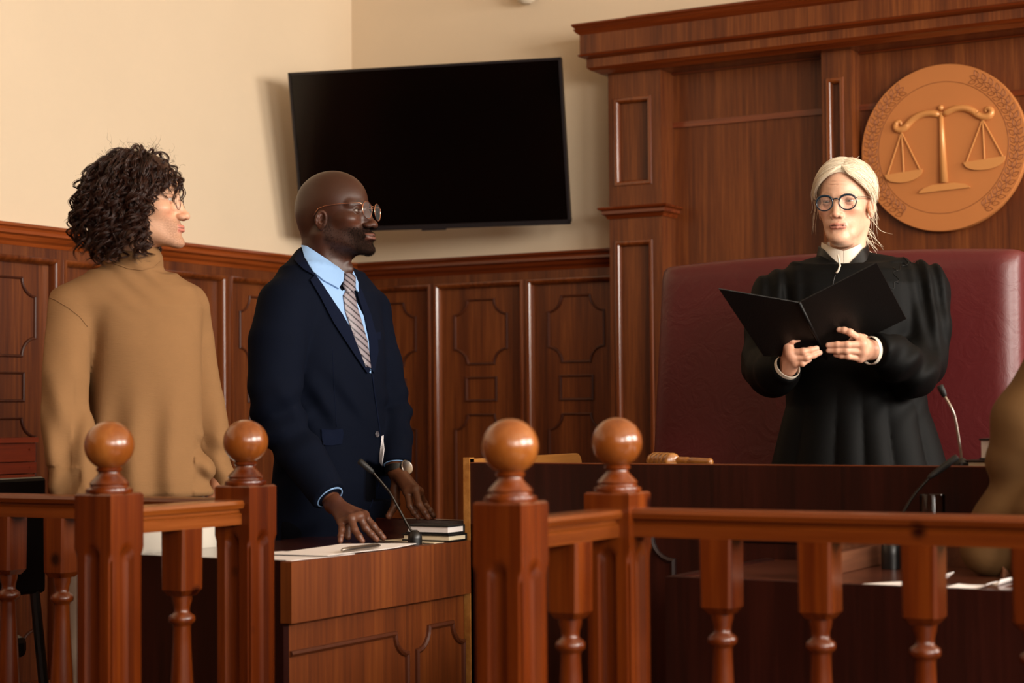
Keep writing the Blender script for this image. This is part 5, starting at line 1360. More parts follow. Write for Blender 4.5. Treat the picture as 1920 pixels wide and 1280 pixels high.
bodycore(T_, [(T_.hl((-.04, 0, -.19)), hp(258, 640, D1), .05, .11), (hp(258, 640, D1), hip1, .10, .10), (shR, elR, .045, .035), (elR, wrR, .035, .025), (wrR, wrR2, .026, .022), (shL, elL, .04, .035), (elL, w1, .028, .020)]+[(l[0], l[1], .075, .05) for l in legs1]+[(l[1], l[2], .05, .035) for l in legs1], 'c48a6a')
T_.make_body(M['skin'])
eyes(T_, T_.Rm, T_.org, T_.EC, (1, .1, 0), eye_mats('4a3a24'))
fs_ = Field([hp(55, 600, 4.2)[0], 4.18, hp(200, 955, D1)[2]], [hp(465, 600, 4.7)[0], 4.80, hp(200, 455, D1)[2]], .0048)
def c1(py, px, a, b): p = hp(px, py, D1); return (p[2], p[0], p[1], a, b)
fs_.column([c1(515, 252, .10, .065), c1(538, 250, .150, .085), c1(575, 256, .162, .108), c1(650, 266, .148, .116), c1(760, 272, .142, .118), c1(840, 277, .142, .118), c1(900, 281, .148, .124), c1(922, 283, .148, .122), c1(936, 284, .135, .105)], yaw1, .03, 2.3)
fs_.cap(hp(230, 527, 4.46), shR, .050, .066, .035); fs_.cap(hp(282, 534, 4.50), shL+[-.01, 0, 0], .042, .058, .035)
fs_.chain([shR, hp(124, 650, 4.37)], [.068, .067], .016); fs_.chain([hp(124, 650, 4.37), hp(120, 710, 4.345), hp(118, 768, 4.33)], [.067, .066, .064], .004); fs_.chain([hp(118, 768, 4.33), hp(132, 850, 4.30), hp(146, 925, 4.29), hp(150, 945, 4.285)], [.064, .058, .050, .042], .005)
fs_.chain([shL, hp(360, 640, 4.57)], [.060, .057], .014); fs_.chain([hp(360, 640, 4.57), elL], [.057, .055], .004); fs_.chain([elL, hp(392, 830, 4.60), hp(405, 880, 4.60), hp(421, 896, 4.60)], [.054, .050, .036, .030], .006)
# turtleneck: body tube and folded band
nbx = hp(252, 522, 4.47); ntx = hp(255, 482, 4.465)
fs_.cap(nbx+[0, 0, -.01], hp(258, 492, 4.465), .070, .060, .02)
_na = hp(244, 512, 4.465); _nb = hp(252, 470, 4.46); _dn = (_nb-_na); fs_.cyl(_na+_dn*.02, _na+_dn*1.0, .0735, .0655, .004); fs_.cyl(_na+_dn*.96, _na+_dn*1.10, .054, .054, .002, 's')
zb = lambda py: hp(262, py, D1)[2]; xb = lambda px: hp(px, 700, D1)[0]
def fold1(X, Y, Z):
    front = (Y < 4.5)*1.0
    lo = sstep(-(Z), -zb(660), -zb(880)+0)  # stronger towards the hem
    o = lo*.0085*np.sin((X-xb(270)+.12*(Z-zb(900)))*72+1.5*np.sin(Z*9))*sstep(-Z, -zb(620), -zb(800))
    o = o+.0045*np.exp(-(((X-xb(190)-.15*(Z-zb(700)))/.022)**2))*-1*sstep(-Z, -zb(560), -zb(640))*1.6
    e = elR; d = np.sqrt((X-e[0])**2+(Z-e[2])**2); o = o+np.exp(-(((Z-e[2]+.04)/.12)**2))*(X < xb(175))*.0042*np.sin((X+Z*.45)*85)
    o = o+(Z < zb(870))*(X < xb(190))*.0050*np.sin((Z*.9-X*.8)*80)
    o = o+(X > xb(372))*(Z < zb(800))*.0050*np.sin((Z*.9+X*.5)*85)*sstep(-Z, -zb(790), -zb(860))
    o = o+.0022*np.sin(X*19+Z*8)*np.sin(Z*13+X*6)
    nk = np.sqrt((X-nbx[0]-.03)**2+(Z-zb(528))**2); o = o+np.exp(-(nk/.06)**2)*.003*np.sin((Z*1+X*.8)*120)
    return o*1.0
fs_.disp(fold1)
fs_.chain([hp(88, 560, 4.33), hp(120, 572, 4.31), hp(155, 602, 4.31), hp(170, 640, 4.33)], [.001]*4, .007, 's')
fs_.chain([hp(168, 625, 4.33), hp(173, 690, 4.335), hp(169, 770, 4.335), hp(180, 850, 4.34)], [.003, .004, .004, .003], .006, 's')
fs_.chain([hp(382, 590, 4.50), hp(375, 640, 4.50), hp(370, 700, 4.52)], [.001]*3, .006, 's')
# hem and cuff ends
hm = hp(283, 930, D1); plane_cut(fs_, hm+[0, 0, .0], (0, 0, -1), [xb(178), 4.2, hm[2]-.05], [xb(395), 4.8, hm[2]+.0])
v, q = fs_.mesh(); sw = T_.part('sweater', v, q, M['sweater'])
# ribs on the turtleneck: thin rings
seam(T_, fs_, 'collar_fold_edge', dens([(196, 478), (215, 494), (240, 503), (268, 506), (290, 500), (301, 490)]), .0016, M['sweater'], .0005)
seam(T_, fs_, 'shoulder_seam', dens([(86, 556), (104, 562), (130, 578), (150, 594), (164, 612)]), .0010, M['sweater'], .0006)
fb = Field([hip1[0]-.25, 4.2, .05], [hip1[0]+.25, 4.75, hip1[2]+.03], .008)
fb.column([(.72, hip1[0]+.02, hip1[1], .155, .11), (hip1[2]+.01, hip1[0]+.02, hip1[1], .155, .11)], yaw1, .02)
for hj, kn, an in legs1: fb.cap(hj+[0, 0, -.02], kn, .095, .075, .03); fb.cap(kn, an, .075, .068, .02)
v, q = fb.mesh(); T_.part('trousers', v, q, M['white_tr'])
for hj, kn, an in legs1: shoe(T_, an, fw1, M['shoeb'])
# thin glasses
glasses(T_, plain('thin_dark_wire', '5a4436', .3, .8), .0007, (.0215, .0185), .099, -.006, .0325, .006, 2.6)
# curly hair
def scalp_pts(n, cond, seed=1, c=(-.008, 0, .030), r=(.100, .0765, .0865)):
    R_ = np.random.RandomState(seed); out = []
    while len(out) < n:
        d = R_.normal(size=3); d /= np.linalg.norm(d); p = np.array(c)+d*np.array(r)
        if cond(p, d): out.append((p, d))
    return out
def strands_mesh(paths, r, seg=4):
    V_ = []; F_ = []; n0 = 0
    for P, rr in zip(paths, r):
        P = np.asarray(P); n = len(P); t = np.gradient(P, axis=0); t /= np.linalg.norm(t, axis=1, keepdims=True)+1e-9
        up = np.array([.31, .2, .93]); a = np.cross(t, up); a /= np.linalg.norm(a, axis=1, keepdims=True)+1e-9; b = np.cross(t, a)
        w_ = np.interp(np.linspace(0, 1, n), [0, .1, .8, 1], [.6, 1, .9, .15])*rr
        for k in range(seg): pass
        ang = 2*np.pi*np.arange(seg)/seg
        ring_ = P[:, None, :]+(a[:, None, :]*np.cos(ang)[None, :, None]+b[:, None, :]*np.sin(ang)[None, :, None])*w_[:, None, None]
        V_.append(ring_.reshape(-1, 3)); i = np.arange(n-1)[:, None]*seg; k = np.arange(seg)[None, :]; k2 = (k+1) % seg
        F_.append((np.stack([i+k, i+k2, i+seg+k2, i+seg+k], -1).reshape(-1, 4))+n0); n0 += n*seg
    return np.concatenate(V_), np.concatenate(F_)
R_ = np.random.RandomState(5)
def cond1(p, d):
    # hair-bearing scalp: not the face
    if p[0] > .055 and p[2] < .052: return False
    if p[0] > .02 and p[2] < -.0+.5*(p[0]-.02): return False
    return p[2] > -.055
paths = []; rad = []
def curl_lock(p, d, R_):
    top = p[2] > .080; front = p[0] > .042
    side = np.sign(d[1]) if abs(d[1]) > .12 else R_.choice([-1, 1])
    L = R_.uniform(.095, .150)*(1.15 if top else 1.0)
    if front: L = R_.uniform(.065, .105)
    L = min(L, p[2]+.150+R_.uniform(-.02, .012))
    n = 40; t = np.linspace(0, 1, n)
    out = np.array([d[0]*.8-.12, d[1]+side*.30*top, d[2]*.30])
    if front: out = np.array([.16+R_.uniform(-.12, .12), side*1.0, -.05])
    out /= np.linalg.norm(out); g = np.array([R_.uniform(-.16, .06) if not front else R_.uniform(-.25, .0), side*.05, -1.])
    cur = p.copy(); pos = [cur.copy()]
    for i in range(n-1):
        w2_ = min(1, (i/(n-1))*2.8); dirn = out*(1-w2_)+g*w2_; dirn /= np.linalg.norm(dirn)+1e-9; cur = cur+dirn*L/(n-1)
        q_ = (cur-np.array([-.010, 0, .018]))/np.array([.106, .084, .098]); kq = np.linalg.norm(q_)
        if kq < 1: cur = np.array([-.010, 0, .018])+q_/kq*np.array([.106, .084, .098])
        pos.append(cur.copy())
    pos = np.array(pos); off = pos-np.array([-.01, 0, .01]); off[:, 2] *= .35; off /= np.linalg.norm(off, axis=1, keepdims=True)
    pos = pos+R_.uniform(.0, .019)*np.minimum(1, t*2.5)[:, None]*off*(.6 if front else 1)
    turns = R_.uniform(1.2, 3.2); ph = R_.uniform(0, 6.28); A_ = R_.uniform(.004, .011)*(.7 if front else 1); tg = np.gradient(pos, axis=0); tg /= np.linalg.norm(tg, axis=1, keepdims=True)+1e-9
    a = np.cross(tg, np.array([.2, .1, .97])); a /= np.linalg.norm(a, axis=1, keepdims=True)+1e-9; bb = np.cross(tg, a); am = (A_*np.minimum(1, t*3.0)*(.8+.9*t**2))[:, None]
    phs = ph+(t**1.35)*turns*6.28
    pos = pos+a*np.cos(phs)[:, None]*am+bb*np.sin(phs)[:, None]*am
    return pos, t, a, bb
for p, d in scalp_pts(440, cond1, 3)+scalp_pts(130, lambda p, d: -.055 < p[0] < .030 and -.045 < p[2] < .06, 31):
    pos, t, a, bb = curl_lock(p, d, R_)
    if pos[-1][0] > .050 and p[0] < .045 and pos[-1][2] < .03: continue
    fc = (pos[:, 0] > .048) & (pos[:, 2] < .012+R_.uniform(-.02, .02)) & (np.abs(pos[:, 1]) < .085)
    if fc.any() and R_.rand() < .93: k_ = max(10, int(np.argmax(fc)))
    else: k_ = len(pos)
    cw_ = R_.uniform(.0025, .0050)
    for j in range(R_.randint(10, 16)):
        o1_, o2_ = R_.normal(size=2)*cw_*.6; ph = R_.uniform(0, 6.28)
        spread = (.5+.6*np.abs(np.sin(t*2.2+ph)))[:, None]
        P_ = pos+a*o1_*spread+bb*o2_*spread+R_.normal(size=3)*.0006*t[:, None]*2
        paths.append(P_[:max(8, k_-R_.randint(0, 4))]); rad.append(R_.uniform(.00045, .0008))
# fly-aways
for p, d in scalp_pts(260, cond1, 8):
    n = 24; t = np.linspace(0, 1, n)[:, None]; L = R_.uniform(.012, .032); w_ = R_.normal(size=3)*.6
    pos = p+d*.014+(d*.8+w_*t)*L*t+.005*np.sin(t*12+R_.rand(3)*6)*t
    if p[0] > .04 and p[2] < .07: continue
    paths.append(pos); rad.append(.00022)
v, q = strands_mesh(paths, rad); hr = T_.part('hair', T_.org+v @ T_.Rm.T, q, M['hairb'])
fc_ = Field((-.14, -.11, -.09), (.12, .11, .15), .004)
fc_.ell((-.014, 0, .030), (.107, .085, .094), 0); fc_.ell((-.05, 0, -.02), (.068, .076, .06), .02); fc_.ell((-.045, 0, -.065), (.055, .066, .035), .02)
fc_.op(lambda X, Y, Z: -(X-.030-.55*np.maximum(Z-.02, 0)) if False else (.030+.62*np.clip(Z-.0, 0, 1)-X)*1.0+0*Y, fc_.lo, fc_.lo+fc_.h*fc_.n, .01, 's') 
v, q = fc_.mesh(); T_.part('hair_undercap', T_.org+v @ T_.Rm.T, q, M['hairb'], parent=hr)

# ================================================================== the judge
M['robe'] = plain('black_robe', '060606', .62, spec=.10, bump=.15, bscale=900)
M['robe_satin'] = plain('black_robe_trim', '090808', .4, spec=.25)
M['hairw'] = plain('pale_blond_hair', 'eadcc4', .42, spec=.35, noise=.16, nscale=160)
M['cuffw'] = plain('cream_blouse', 'd8cdbc', .7)
DJ = 4.75
bj = hp(1605, 1000, DJ); J = Person((bj[0], bj[1], 0), 'person with pale blond hair in a black judge\'s robe holding an open black folder', 'person')
oj = dict(h=.0016, wid=.91, neck=(-.030, 0, -.20), nr=.046, prog=.05, ears=.85, skin='dcae92', rosy='d07a60', lip='bc7264', mouthline='4a1a18', browc='a8835e', lidc='b47f66', jaw=.86, brow=.82, nose=.985, nwid=.98, tip=.0100, bd=0, browm=.45, lips=.62, open=.0010, age=1.0, lidup=.0024, liddn=.0026)
orgj = hp(1585, 379, 4.74)
place_head(J, oj, orgj, math.radians(-90-25), math.radians(4), math.radians(0), .935)
fh = Field(hp(1515, 690, 4.5)+[0, -.18, -.02], hp(1650, 605, 4.5)+[.0, .12, .02], .0016)
dh = 4.385
def h_(px, py, dd=0): return hp(px, py, dh+dd)
wl = h_(1636, 656, .03)
mcl = [h_(1611, 634, .005), h_(1617, 645, -.005), h_(1618, 659, .0), h_(1613, 672, .01)]
tipsl = [h_(1573, 618, .0), h_(1553, 647, .0), h_(1554, 657, .005), h_(1567, 665, .012)]
hand(fh, wl, h_(1665, 655, .09), mcl, [[h_(1594, 623, -.010), h_(1583, 619, -.006), tipsl[0]], [h_(1589, 646, -.014), h_(1570, 646, -.008), tipsl[1]], [h_(1587, 657, -.010), h_(1570, 657, -.004), tipsl[2]], [h_(1591, 668, -.004), h_(1578, 667, .004), tipsl[3]]],
     [h_(1618, 636, .035), h_(1605, 632, .05), h_(1592, 634, .055)], R=.0080, wr=.023)
v, q = fh.mesh(); J.addbody(v, q, handcols(v, 'd8a488', tipsl, 'e8c4b0', 2, mcl, 'c4806c'))
fh = Field(hp(1455, 705, 4.5)+[0, -.18, -.02], hp(1545, 622, 4.5)+[.0, .12, .02], .0016)
wr_ = h_(1477, 688, .04); mcr = [h_(1478, 647, .01), h_(1481, 661, .0), h_(1486, 671, .0), h_(1492, 680, .008)]
tipsr = [h_(1498, 635, .0), h_(1531, 653, .0), h_(1537, 661, .004), h_(1517, 674, .01)]
hand(fh, wr_, h_(1462, 705, .10), mcr, [[h_(1485, 638, .0), tipsr[0]], [h_(1506, 659, -.012), h_(1520, 656, -.006), tipsr[1]], [h_(1512, 670, -.010), h_(1525, 666, -.003), tipsr[2]], [h_(1504, 681, -.002), tipsr[3]]],
     [h_(1472, 655, .04), h_(1480, 646, .055), h_(1495, 645, .06)], R=.0080, wr=.023)
v, q = fh.mesh(); J.addbody(v, q, handcols(v, 'd49e82', tipsr, 'e8c4b0', 3, mcr, 'c4806c'))
sjL = hp(1452, 555, 4.78); sjR = hp(1728, 545, 4.74); ejL = hp(1436, 682, 4.68); ejR = hp(1728, 680, 4.66); hipj = hp(1606, 820, DJ)
legsj = []
for sg in (-1, 1):
    hj = hipj+[sg*.085, 0, -.05]; kn = np.array([hj[0], hj[1]-.01, .46]); an = np.array([hj[0], hj[1]+.02, .09]); legsj.append((hj, kn, an))
bodycore(J, [(J.hl((-.03, 0, -.18)), hp(1600, 600, DJ), .045, .10), (hp(1600, 600, DJ), hipj, .09, .10), (sjL, ejL, .038, .03), (ejL, wr_+[0, .05, -.01], .03, .022), (sjR, ejR, .038, .03), (ejR, wl+[.03, .04, 0], .03, .022)]+[(l[0], l[1], .075, .05) for l in legsj]+[(l[1], l[2], .05, .035) for l in legsj], 'd8a488')
J.make_body(M['skin'])
eyes(J, J.Rm, J.org, J.EC, J.Rm @ np.array([.93, .05, -.34]), eye_mats('4a3a2c', '8a7668'), .935)
fr_ = Field([hp(1385, 600, 4.7)[0], 4.34, .30], [hp(1800, 600, 4.7)[0], 5.04, hp(0, 452, DJ)[2]], .0052)
def cj(py, px, a, b): p = hp(px, py, DJ); return (p[2], p[0], p[1], a, b)
yj = math.radians(-8)
fr_.column([cj(497, 1585, .125, .075), cj(510, 1588, .165, .092), cj(535, 1592, .192, .108), cj(600, 1597, .195, .125), cj(700, 1600, .180, .128), cj(760, 1606, .180, .135), cj(880, 1608, .222, .165), (.32, hipj[0], hipj[1]-.01, .27, .15)], yj, .03, 2.2)
fr_.cap(hp(1552, 502, 4.76), sjL+[0, 0, .0], .036, .056, .04); fr_.cap(hp(1622, 496, 4.76), sjR+[0, 0, .01], .036, .060, .04)
fr_.chain([sjL, hp(1443, 620, 4.72), ejL], [.058, .062, .058], .02); fr_.chain([ejL, hp(1448, 697, 4.60), hp(1458, 695, 4.50), hp(1472, 690, 4.45)], [.058, .058, .050, .040], .03)
fr_.chain([sjR, hp(1735, 610, 4.70), ejR], [.068, .064, .062], .02); fr_.ell(hp(1740, 555, 4.73), (.055, .06, .075), .03)
fr_.chain([ejR, hp(1715, 700, 4.58), hp(1680, 672, 4.48), hp(1650, 658, 4.43)], [.058, .056, .050, .044], .03)
fr_.cap(hp(1700, 690, 4.62), hp(1640, 690, 4.62), .055, .04, .04)
nbj = hp(1582, 478, 4.775)
zj = lambda py: hp(1600, py, DJ)[2]; xj = lambda px: hp(px, 700, DJ)[0]
def foldj(X, Y, Z):
    th = np.arctan2(X-hipj[0], -(Y-hipj[1])); lo = sstep(-Z, -zj(690), -zj(860))
    o = lo*.013*(np.abs(np.sin(th*5.5+.5+.8*np.sin(th*2)))**.8-.5)*(np.abs(X-hipj[0]) < .33)
    up = np.exp(-(((X-sjR[0]-.01)/.055)**2))*sstep(Z, zj(720), zj(560)); o = o+up*.0065*np.sin((X-sjR[0])*150+Z*10)
    up = np.exp(-(((X-sjL[0])/.055)**2))*sstep(Z, zj(720), zj(600)); o = o+up*.005*np.sin((X-sjL[0])*140-Z*8)
    e = hp(1700, 700, 4.58); d = np.sqrt((X-e[0])**2+(Z-e[2])**2); o = o+np.exp(-(d/.09)**2)*.007*np.sin((Z*1.0-X*.9)*70)
    return o+.002*np.sin(X*21+Z*9)*np.sin(Z*14+Y*7)
fr_.disp(foldj)
# neck opening
fr_.cap(nbj+[0, 0, -.03], nbj+[0, 0, .08], .054, .058, .003, 's')
fr_.chain([hp(1576, 470, 4.68), hp(1573, 488, 4.66), hp(1571, 504, 4.645)], [.030, .016, .002], .006, 's')
# sleeve openings
plane_cut(fr_, hp(1642, 657, 4.42), (-.80, -.55, 0), hp(1630, 690, 4.45)-[0, .12, 0], hp(1650, 630, 4.45)+[0, .1, 0])
plane_cut(fr_, hp(1470, 690, 4.44), (.35, -.80, .42), hp(1440, 720, 4.45)-[0, .14, 0], hp(1500, 660, 4.45)+[0, .06, 0])
# shoulder seam of the big sleeve
fr_.chain([hp(1728, 482, 4.72), hp(1705, 505, 4.66), hp(1692, 540, 4.63), hp(1688, 590, 4.62)], [.001]*4, .009, 's')
v, q = fr_.mesh(); rb = J.part('robe', v, q, M['robe'])
ca = hp(1636, 657, 4.41); ring(J, 'shirt_cuff', ca+[-.004, -.004, 0], (-.80, -.50, 0), .0345, .010, .0016, M['cuffw'])
cb = hp(1476, 688, 4.43); ring(J, 'shirt_cuff', cb, (.35, -.80, .50), .0325, .010, .0016, M['cuffw'])
# stand-up collars round the neck, open in a V at the front
def collar_band(P, name, cen, rx, ry, ztop, zbot, gap, mat, th=.0025, flare=0., face=-1.77):
    n = 60; vs = []; fs = []; g = gap/2
    for i in range(n+1):
        a = face+g+(2*math.pi-gap)*i/n; u = abs(((a-face+math.pi) % (2*math.pi))-math.pi)/math.pi   # 0 front, 1 back
        zt_, zb_ = np.interp(u, [0, .12, .3, .5, 1], ztop), np.interp(u, [0, .12, .3, .5, 1], zbot)
        for dr_, z in ((flare, zb_), (0, zt_), (-th, zt_), (flare-th, zb_)):
            vs.append((cen[0]+math.cos(a)*(rx+dr_), cen[1]+math.sin(a)*(ry+dr_), z))
    for i in range(n):
        for k in range(4): fs.append((i*4+k, i*4+(k+1) % 4, i*4+4+(k+1) % 4, i*4+4+k))
    fs.append((0, 1, 2, 3)); fs.append((n*4+3, n*4+2, n*4+1, n*4)); mb = MB(); mb.add(vs, fs); return P.mbpart(name, mb, mat, None, True, auto=50)
zq = lambda *py: [float(hp(1580, p, 4.72)[2]) for p in py]
cn = hp(1581, 470, 4.775)
collar_band(J, 'white_collar', cn, .0560, .066, zq(471, 466, 456, 449, 444), zq(506, 496, 486, 480, 480), .012, M['cuffw'], .0022, .006)
collar_band(J, 'robe_collar', cn, .0640, .076, zq(506, 488, 466, 456, 450), zq(520, 506, 494, 488, 488), .10, M['robe_satin'], .004, .010)
_pd = float(raypt(fr_, 1571, 516)[0][1])-.008; J.mbpart('placket', wires([hp(1571, 478, _pd+.006), hp(1573, 488, _pd), hp(1575, 498, _pd), hp(1572, 507, _pd), hp(1568, 512, _pd)], .0026, 8), M['cuffw'])
seam(J, fr_, 'robe_seam', dens([(1566, 515), (1562, 530), (1558, 560)]), .0012, M['black'], .0005)
for ex, ey, es_, ea in ((1698, 486, 9, .3), (1688, 500, 8, 1.2), (1680, 518, 8, .2), (1714, 490, 6, 2.0), (1676, 535, 6, 1.0)):
    pts = [(ex+es_*(math.cos(ea)*math.sin(t)*.8-math.sin(ea)*t*.45), ey+es_*(math.sin(ea)*math.sin(t)*.8+math.cos(ea)*t*.45)) for t in np.linspace(-3.6, 3.6, 26)]
    seam(J, fr_, 'embroidery', pts, .0008, M['robe_satin'], .0006)
for _s in legsj: shoe(J, _s[2], (0, -1, 0), M['shoeb'])
# glasses: blue-black round frames with metal arms
glasses(J, plain('dark_blue_frame', '0c2636', .2, coat=.5), .0017, (.0235, .0205), .101, -.0045, .0325, .006, 2.3, M['metal'], .0011, .9)
# hair
def hair_sweep(P, mat):
    R_ = np.random.RandomState(21); paths = []; rad = []
    c = np.array([-.008, 0, .030]); r = np.array([.1035, .0765, .0895])
    bun = np.array([-.104, .0, -.058])
    for k in range(3600):
        # roots along the parting (slightly to her left) and hairline, swept back over the ears to a low tail
        s_ = R_.choice([-1, 1]); tpar = R_.rand()
        if R_.rand() < .6: root = np.array([.087-tpar*.14, .012+s_*R_.rand()*.004, 0])
        else:
            a = R_.uniform(.05, .75); root = np.array([.080*math.cos(a*.75)+.002, s_*.072*math.sin(a), 0])
        # fall line: angle around the side
        n = 30; t = np.linspace(0, 1, n); pts = []; lk = R_.uniform(0, .05)
        q0 = (root-c)/r; zz = max(0, 1-q0[0]**2-q0[1]**2); q0[2] = math.sqrt(zz) if zz > 0 else .0; q0 /= np.linalg.norm(q0)
        if q0[0] > .70 and q0[2] < .55: continue
        endq = np.array([-.80+R_.uniform(-.05, .05), s_*R_.uniform(.02, .35), -.62+R_.uniform(-.12, .1)]); endq /= np.linalg.norm(endq)
        mq = np.array([.10+.25*(q0[0])+R_.uniform(-.12, .10), s_*1.0, .02+.35*(1-tpar)*0+R_.uniform(-.22, .35)]); mq /= np.linalg.norm(mq)
        for tt in t:
            if tt < .5: w_ = tt/.5; qq = q0*(1-w_)**1.6+mq*(1-(1-w_)**1.6)
            else: w_ = (tt-.5)/.5; qq = mq*(1-w_)+endq*w_
            qq = qq/np.linalg.norm(qq); lift = 1.03+(.06+lk)*math.sin(math.pi*min(1, tt*1.25))
            pts.append(c+qq*r*lift)
        pts = np.array(pts); pts += (R_.normal(size=3)*.0016)+.0012*np.sin(t[:, None]*R_.uniform(3, 8)+R_.rand(3)*6)
        ext = bun+np.array([R_.uniform(-.012, .012), s_*R_.uniform(0, .018), R_.uniform(-.02, .02)]); m = 6
        tail = np.array([pts[-1]*(1-j/m)+ext*(j/m) for j in range(1, m+1)]); pts = np.vstack([pts, tail])
        # keep the face clear
        fr = (pts[:, 0] > .067) & (pts[:, 2] < .038)
        if fr.any(): continue
        paths.append(pts); rad.append(R_.uniform(.0004, .0009))
    for k in range(700):   # curtain of hair falling from the parting over the temples
        s_ = R_.choice([-1, 1]); kk = [np.array([.72+R_.uniform(-.04, .03), .13+s_*.03, .70]), np.array([.82+R_.uniform(-.12, .03), s_*.36+.04, .46]), np.array([.68+R_.uniform(-.16, .04), s_*.72, .20]), np.array([.34+R_.uniform(-.16, .04), s_*1.0, -.08+R_.uniform(-.1, .1)]), np.array([-.25, s_*1.0, -.32+R_.uniform(-.1, .1)]), np.array([-.8, s_*.4, -.62])]
        ts_ = np.linspace(0, 5, 34); qq = np.array([np.interp(ts_, range(6), [q_[i] for q_ in kk]) for i in range(3)]).T
        for _ in range(4): qq[1:-1] = .25*qq[:-2]+.5*qq[1:-1]+.25*qq[2:]
        qq /= np.linalg.norm(qq, axis=1, keepdims=True); lift = 1.055+R_.uniform(0, .06)*np.sin(np.pi*np.minimum(1, ts_/4.2))
        pts = c+qq*r*lift[:, None]+R_.normal(size=3)*.0012; paths.append(pts); rad.append(R_.uniform(.0004, .0008))
    for k in range(90):   # wispy tail
        s_ = R_.uniform(-1, 1); p = bun+R_.normal(size=3)*.012; n = 18; t = np.linspace(0, 1, n)[:, None]; L = R_.uniform(.03, .075)
        d = np.array([-.25+R_.normal()*.3, .1+R_.normal()*.45, -1]); paths.append(p+d*L*t+R_.normal(size=3)*.02*t*t+.004*np.sin(t*7+R_.rand(3)*6)); rad.append(.0007)
    for k in range(46):   # loose strands over ears and crown
        s_ = R_.choice([-1, 1]); t = np.linspace(0, 1, 20)[:, None]
        if k < 24: a0 = np.array([.03+R_.uniform(-.03, .02), s_*.080, .02+R_.uniform(-.03, .04)]); d = np.array([R_.uniform(-.3, .1), s_*.12, -1.]); pts = a0+d*R_.uniform(.05, .12)*t+.003*np.sin(t*6+R_.rand(3)*6)
        else: q = R_.normal(size=3); q[2] = abs(q[2])+.6; q /= np.linalg.norm(q); pts = c+q*r*1.04+(q*.5+R_.normal(size=3)*.5*t)*R_.uniform(.012, .03)*t
        if pts[:, 0].max() > .05 and k >= 24: continue
        paths.append(pts); rad.append(.0004)
    v, q = strands_mesh(paths, rad); hr = P.part('hair', P.org+(v*.935) @ P.Rm.T, q, mat)
    f = Field((-.14, -.1, -.09), (.12, .1, .14), .0035)
    f.ell((-.010, 0, .033), (.1035, .0775, .0905), 0); f.ell((-.05, 0, -.01), (.064, .068, .06), .02); f.ell(bun+[.01, 0, 0], (.022, .024, .024), .02)
    f.op(lambda X, Y, Z: (-.004+.92*np.clip(Z-.002, 0, 1)+.30*np.clip(-Z, 0, 1)*-1-X)*.75+0*Y, f.lo, f.lo+f.h*f.n, .008, 's')
    v, q = f.mesh(); P.part('hair_undercap', P.org+(v*.935) @ P.Rm.T, q, mat, parent=hr)
hair_sweep(J, M['hairw'])
# ---------------- open folder held by the judge
M['folder'] = plain('black_leather_folder', '080605', .42, spec=.22, bump=.2, bscale=300)
htop = hp(1498, 567, 4.27); hbot = hp(1549, 672, 4.445)
rt, rb_ = hp(1644, 492, 4.29), hp(1700, 598, 4.44); lt_ = hp(1347, 541, 4.20)
ltb = hp(1432, 668, 4.40)
def coplanar(a, b, c, px, py):
    n = np.cross(b-a, c-a); r0 = hp(px, py, 1.0)-np.array([0, 0, H]); return np.array([0, 0, H])+r0*(n@(a-np.array([0, 0, H])))/(n@r0)
rb_ = coplanar(htop, rt, hbot, 1700, 598); ltb = coplanar(htop, lt_, hbot, 1432, 668)
FD = empty('folder', tuple(toW(((htop+hbot)/2)[None])[0]), 0, 'open black folder held up in the judge\'s hands', 'folder')
def slab(name, a, b, c, d, th, parent, mat, inset=0):
    Q = [np.array(x) for x in (a, b, c, d)]; cen = sum(Q)/4; Q = [x+(cen-x)*inset for x in Q]
    n = np.cross(Q[1]-Q[0], Q[3]-Q[0]); n /= np.linalg.norm(n)
    if n[1] > 0: n = -n
    bm = MB(); P8 = [x for x in Q]+[x-n*th for x in Q]; bm.add(toW(np.array(P8)), [(0, 1, 2, 3), (7, 6, 5, 4), (0, 4, 5, 1), (1, 5, 6, 2), (2, 6, 7, 3), (3, 7, 4, 0)])
    o = bm.build(name, mat, parent); md = o.modifiers.new('bev', 'BEVEL'); md.width = .0012; md.segments = 2; return o, n
_, nr_ = slab('cover', htop, rt, rb_, hbot, .003, FD, M['folder']); _, nl_ = slab('cover', lt_, htop, hbot, ltb, .003, FD, M['folder'])
sp = MB().tube([tuple(x) for x in toW(np.array([htop, hbot]))], .0045, 10); sp.build('spine', M['folder'], FD, smooth=True)
slab('inner_sheet', htop-nr_*.004, rt-nr_*.004, rb_-nr_*.004, hbot-nr_*.004, .001, FD, M['paper'], .05)

# ================================================================== person at the right edge, tan jacket
M['jacket'] = plain('tan_jacket', '644829', .8, spec=.2, noise=.06, nscale=14)
DE = 3.62
be = hp(2060, 1000, DE); E_ = Person((be[0], be[1], 0), 'person in a tan jacket at the right photo edge, leaning over the right-hand table', 'person')
oe = dict(h=.003, neck=(-.040, 0, -.215), nr=.057, skin='c8926e', rosy='c07458', lip='b06456', mouthline='5a2a22', browc='3c2014', lidc='a87858', lips=1.0)
place_head(E_, oe, hp(2085, 520, 3.62), math.radians(180), math.radians(10), 0, 1.0)
fh = Field(hp(1800, 1100, 4.0)+[0, -.4, 0], hp(1925, 1030, 3.9)+[0, .1, .03], .0025)
we = hp(1897, 1062, 3.72); te = [hp(1868+5*k, 1085, 3.64+.012*k) for k in range(4)]; me_ = [hp(1880+5*k, 1071, 3.68+.012*k) for k in range(4)]
hand(fh, we, hp(1912, 1040, 3.72), me_, [[(me_[k]*.5+te[k]*.5)+[0, 0, .010], te[k]] for k in range(4)], [hp(1880, 1064, 3.72), hp(1866, 1078, 3.69)], R=.0088)
v, q = fh.mesh(); E_.addbody(v, q, handcols(v, 'b07a5c', te, 'd8a890', 6))
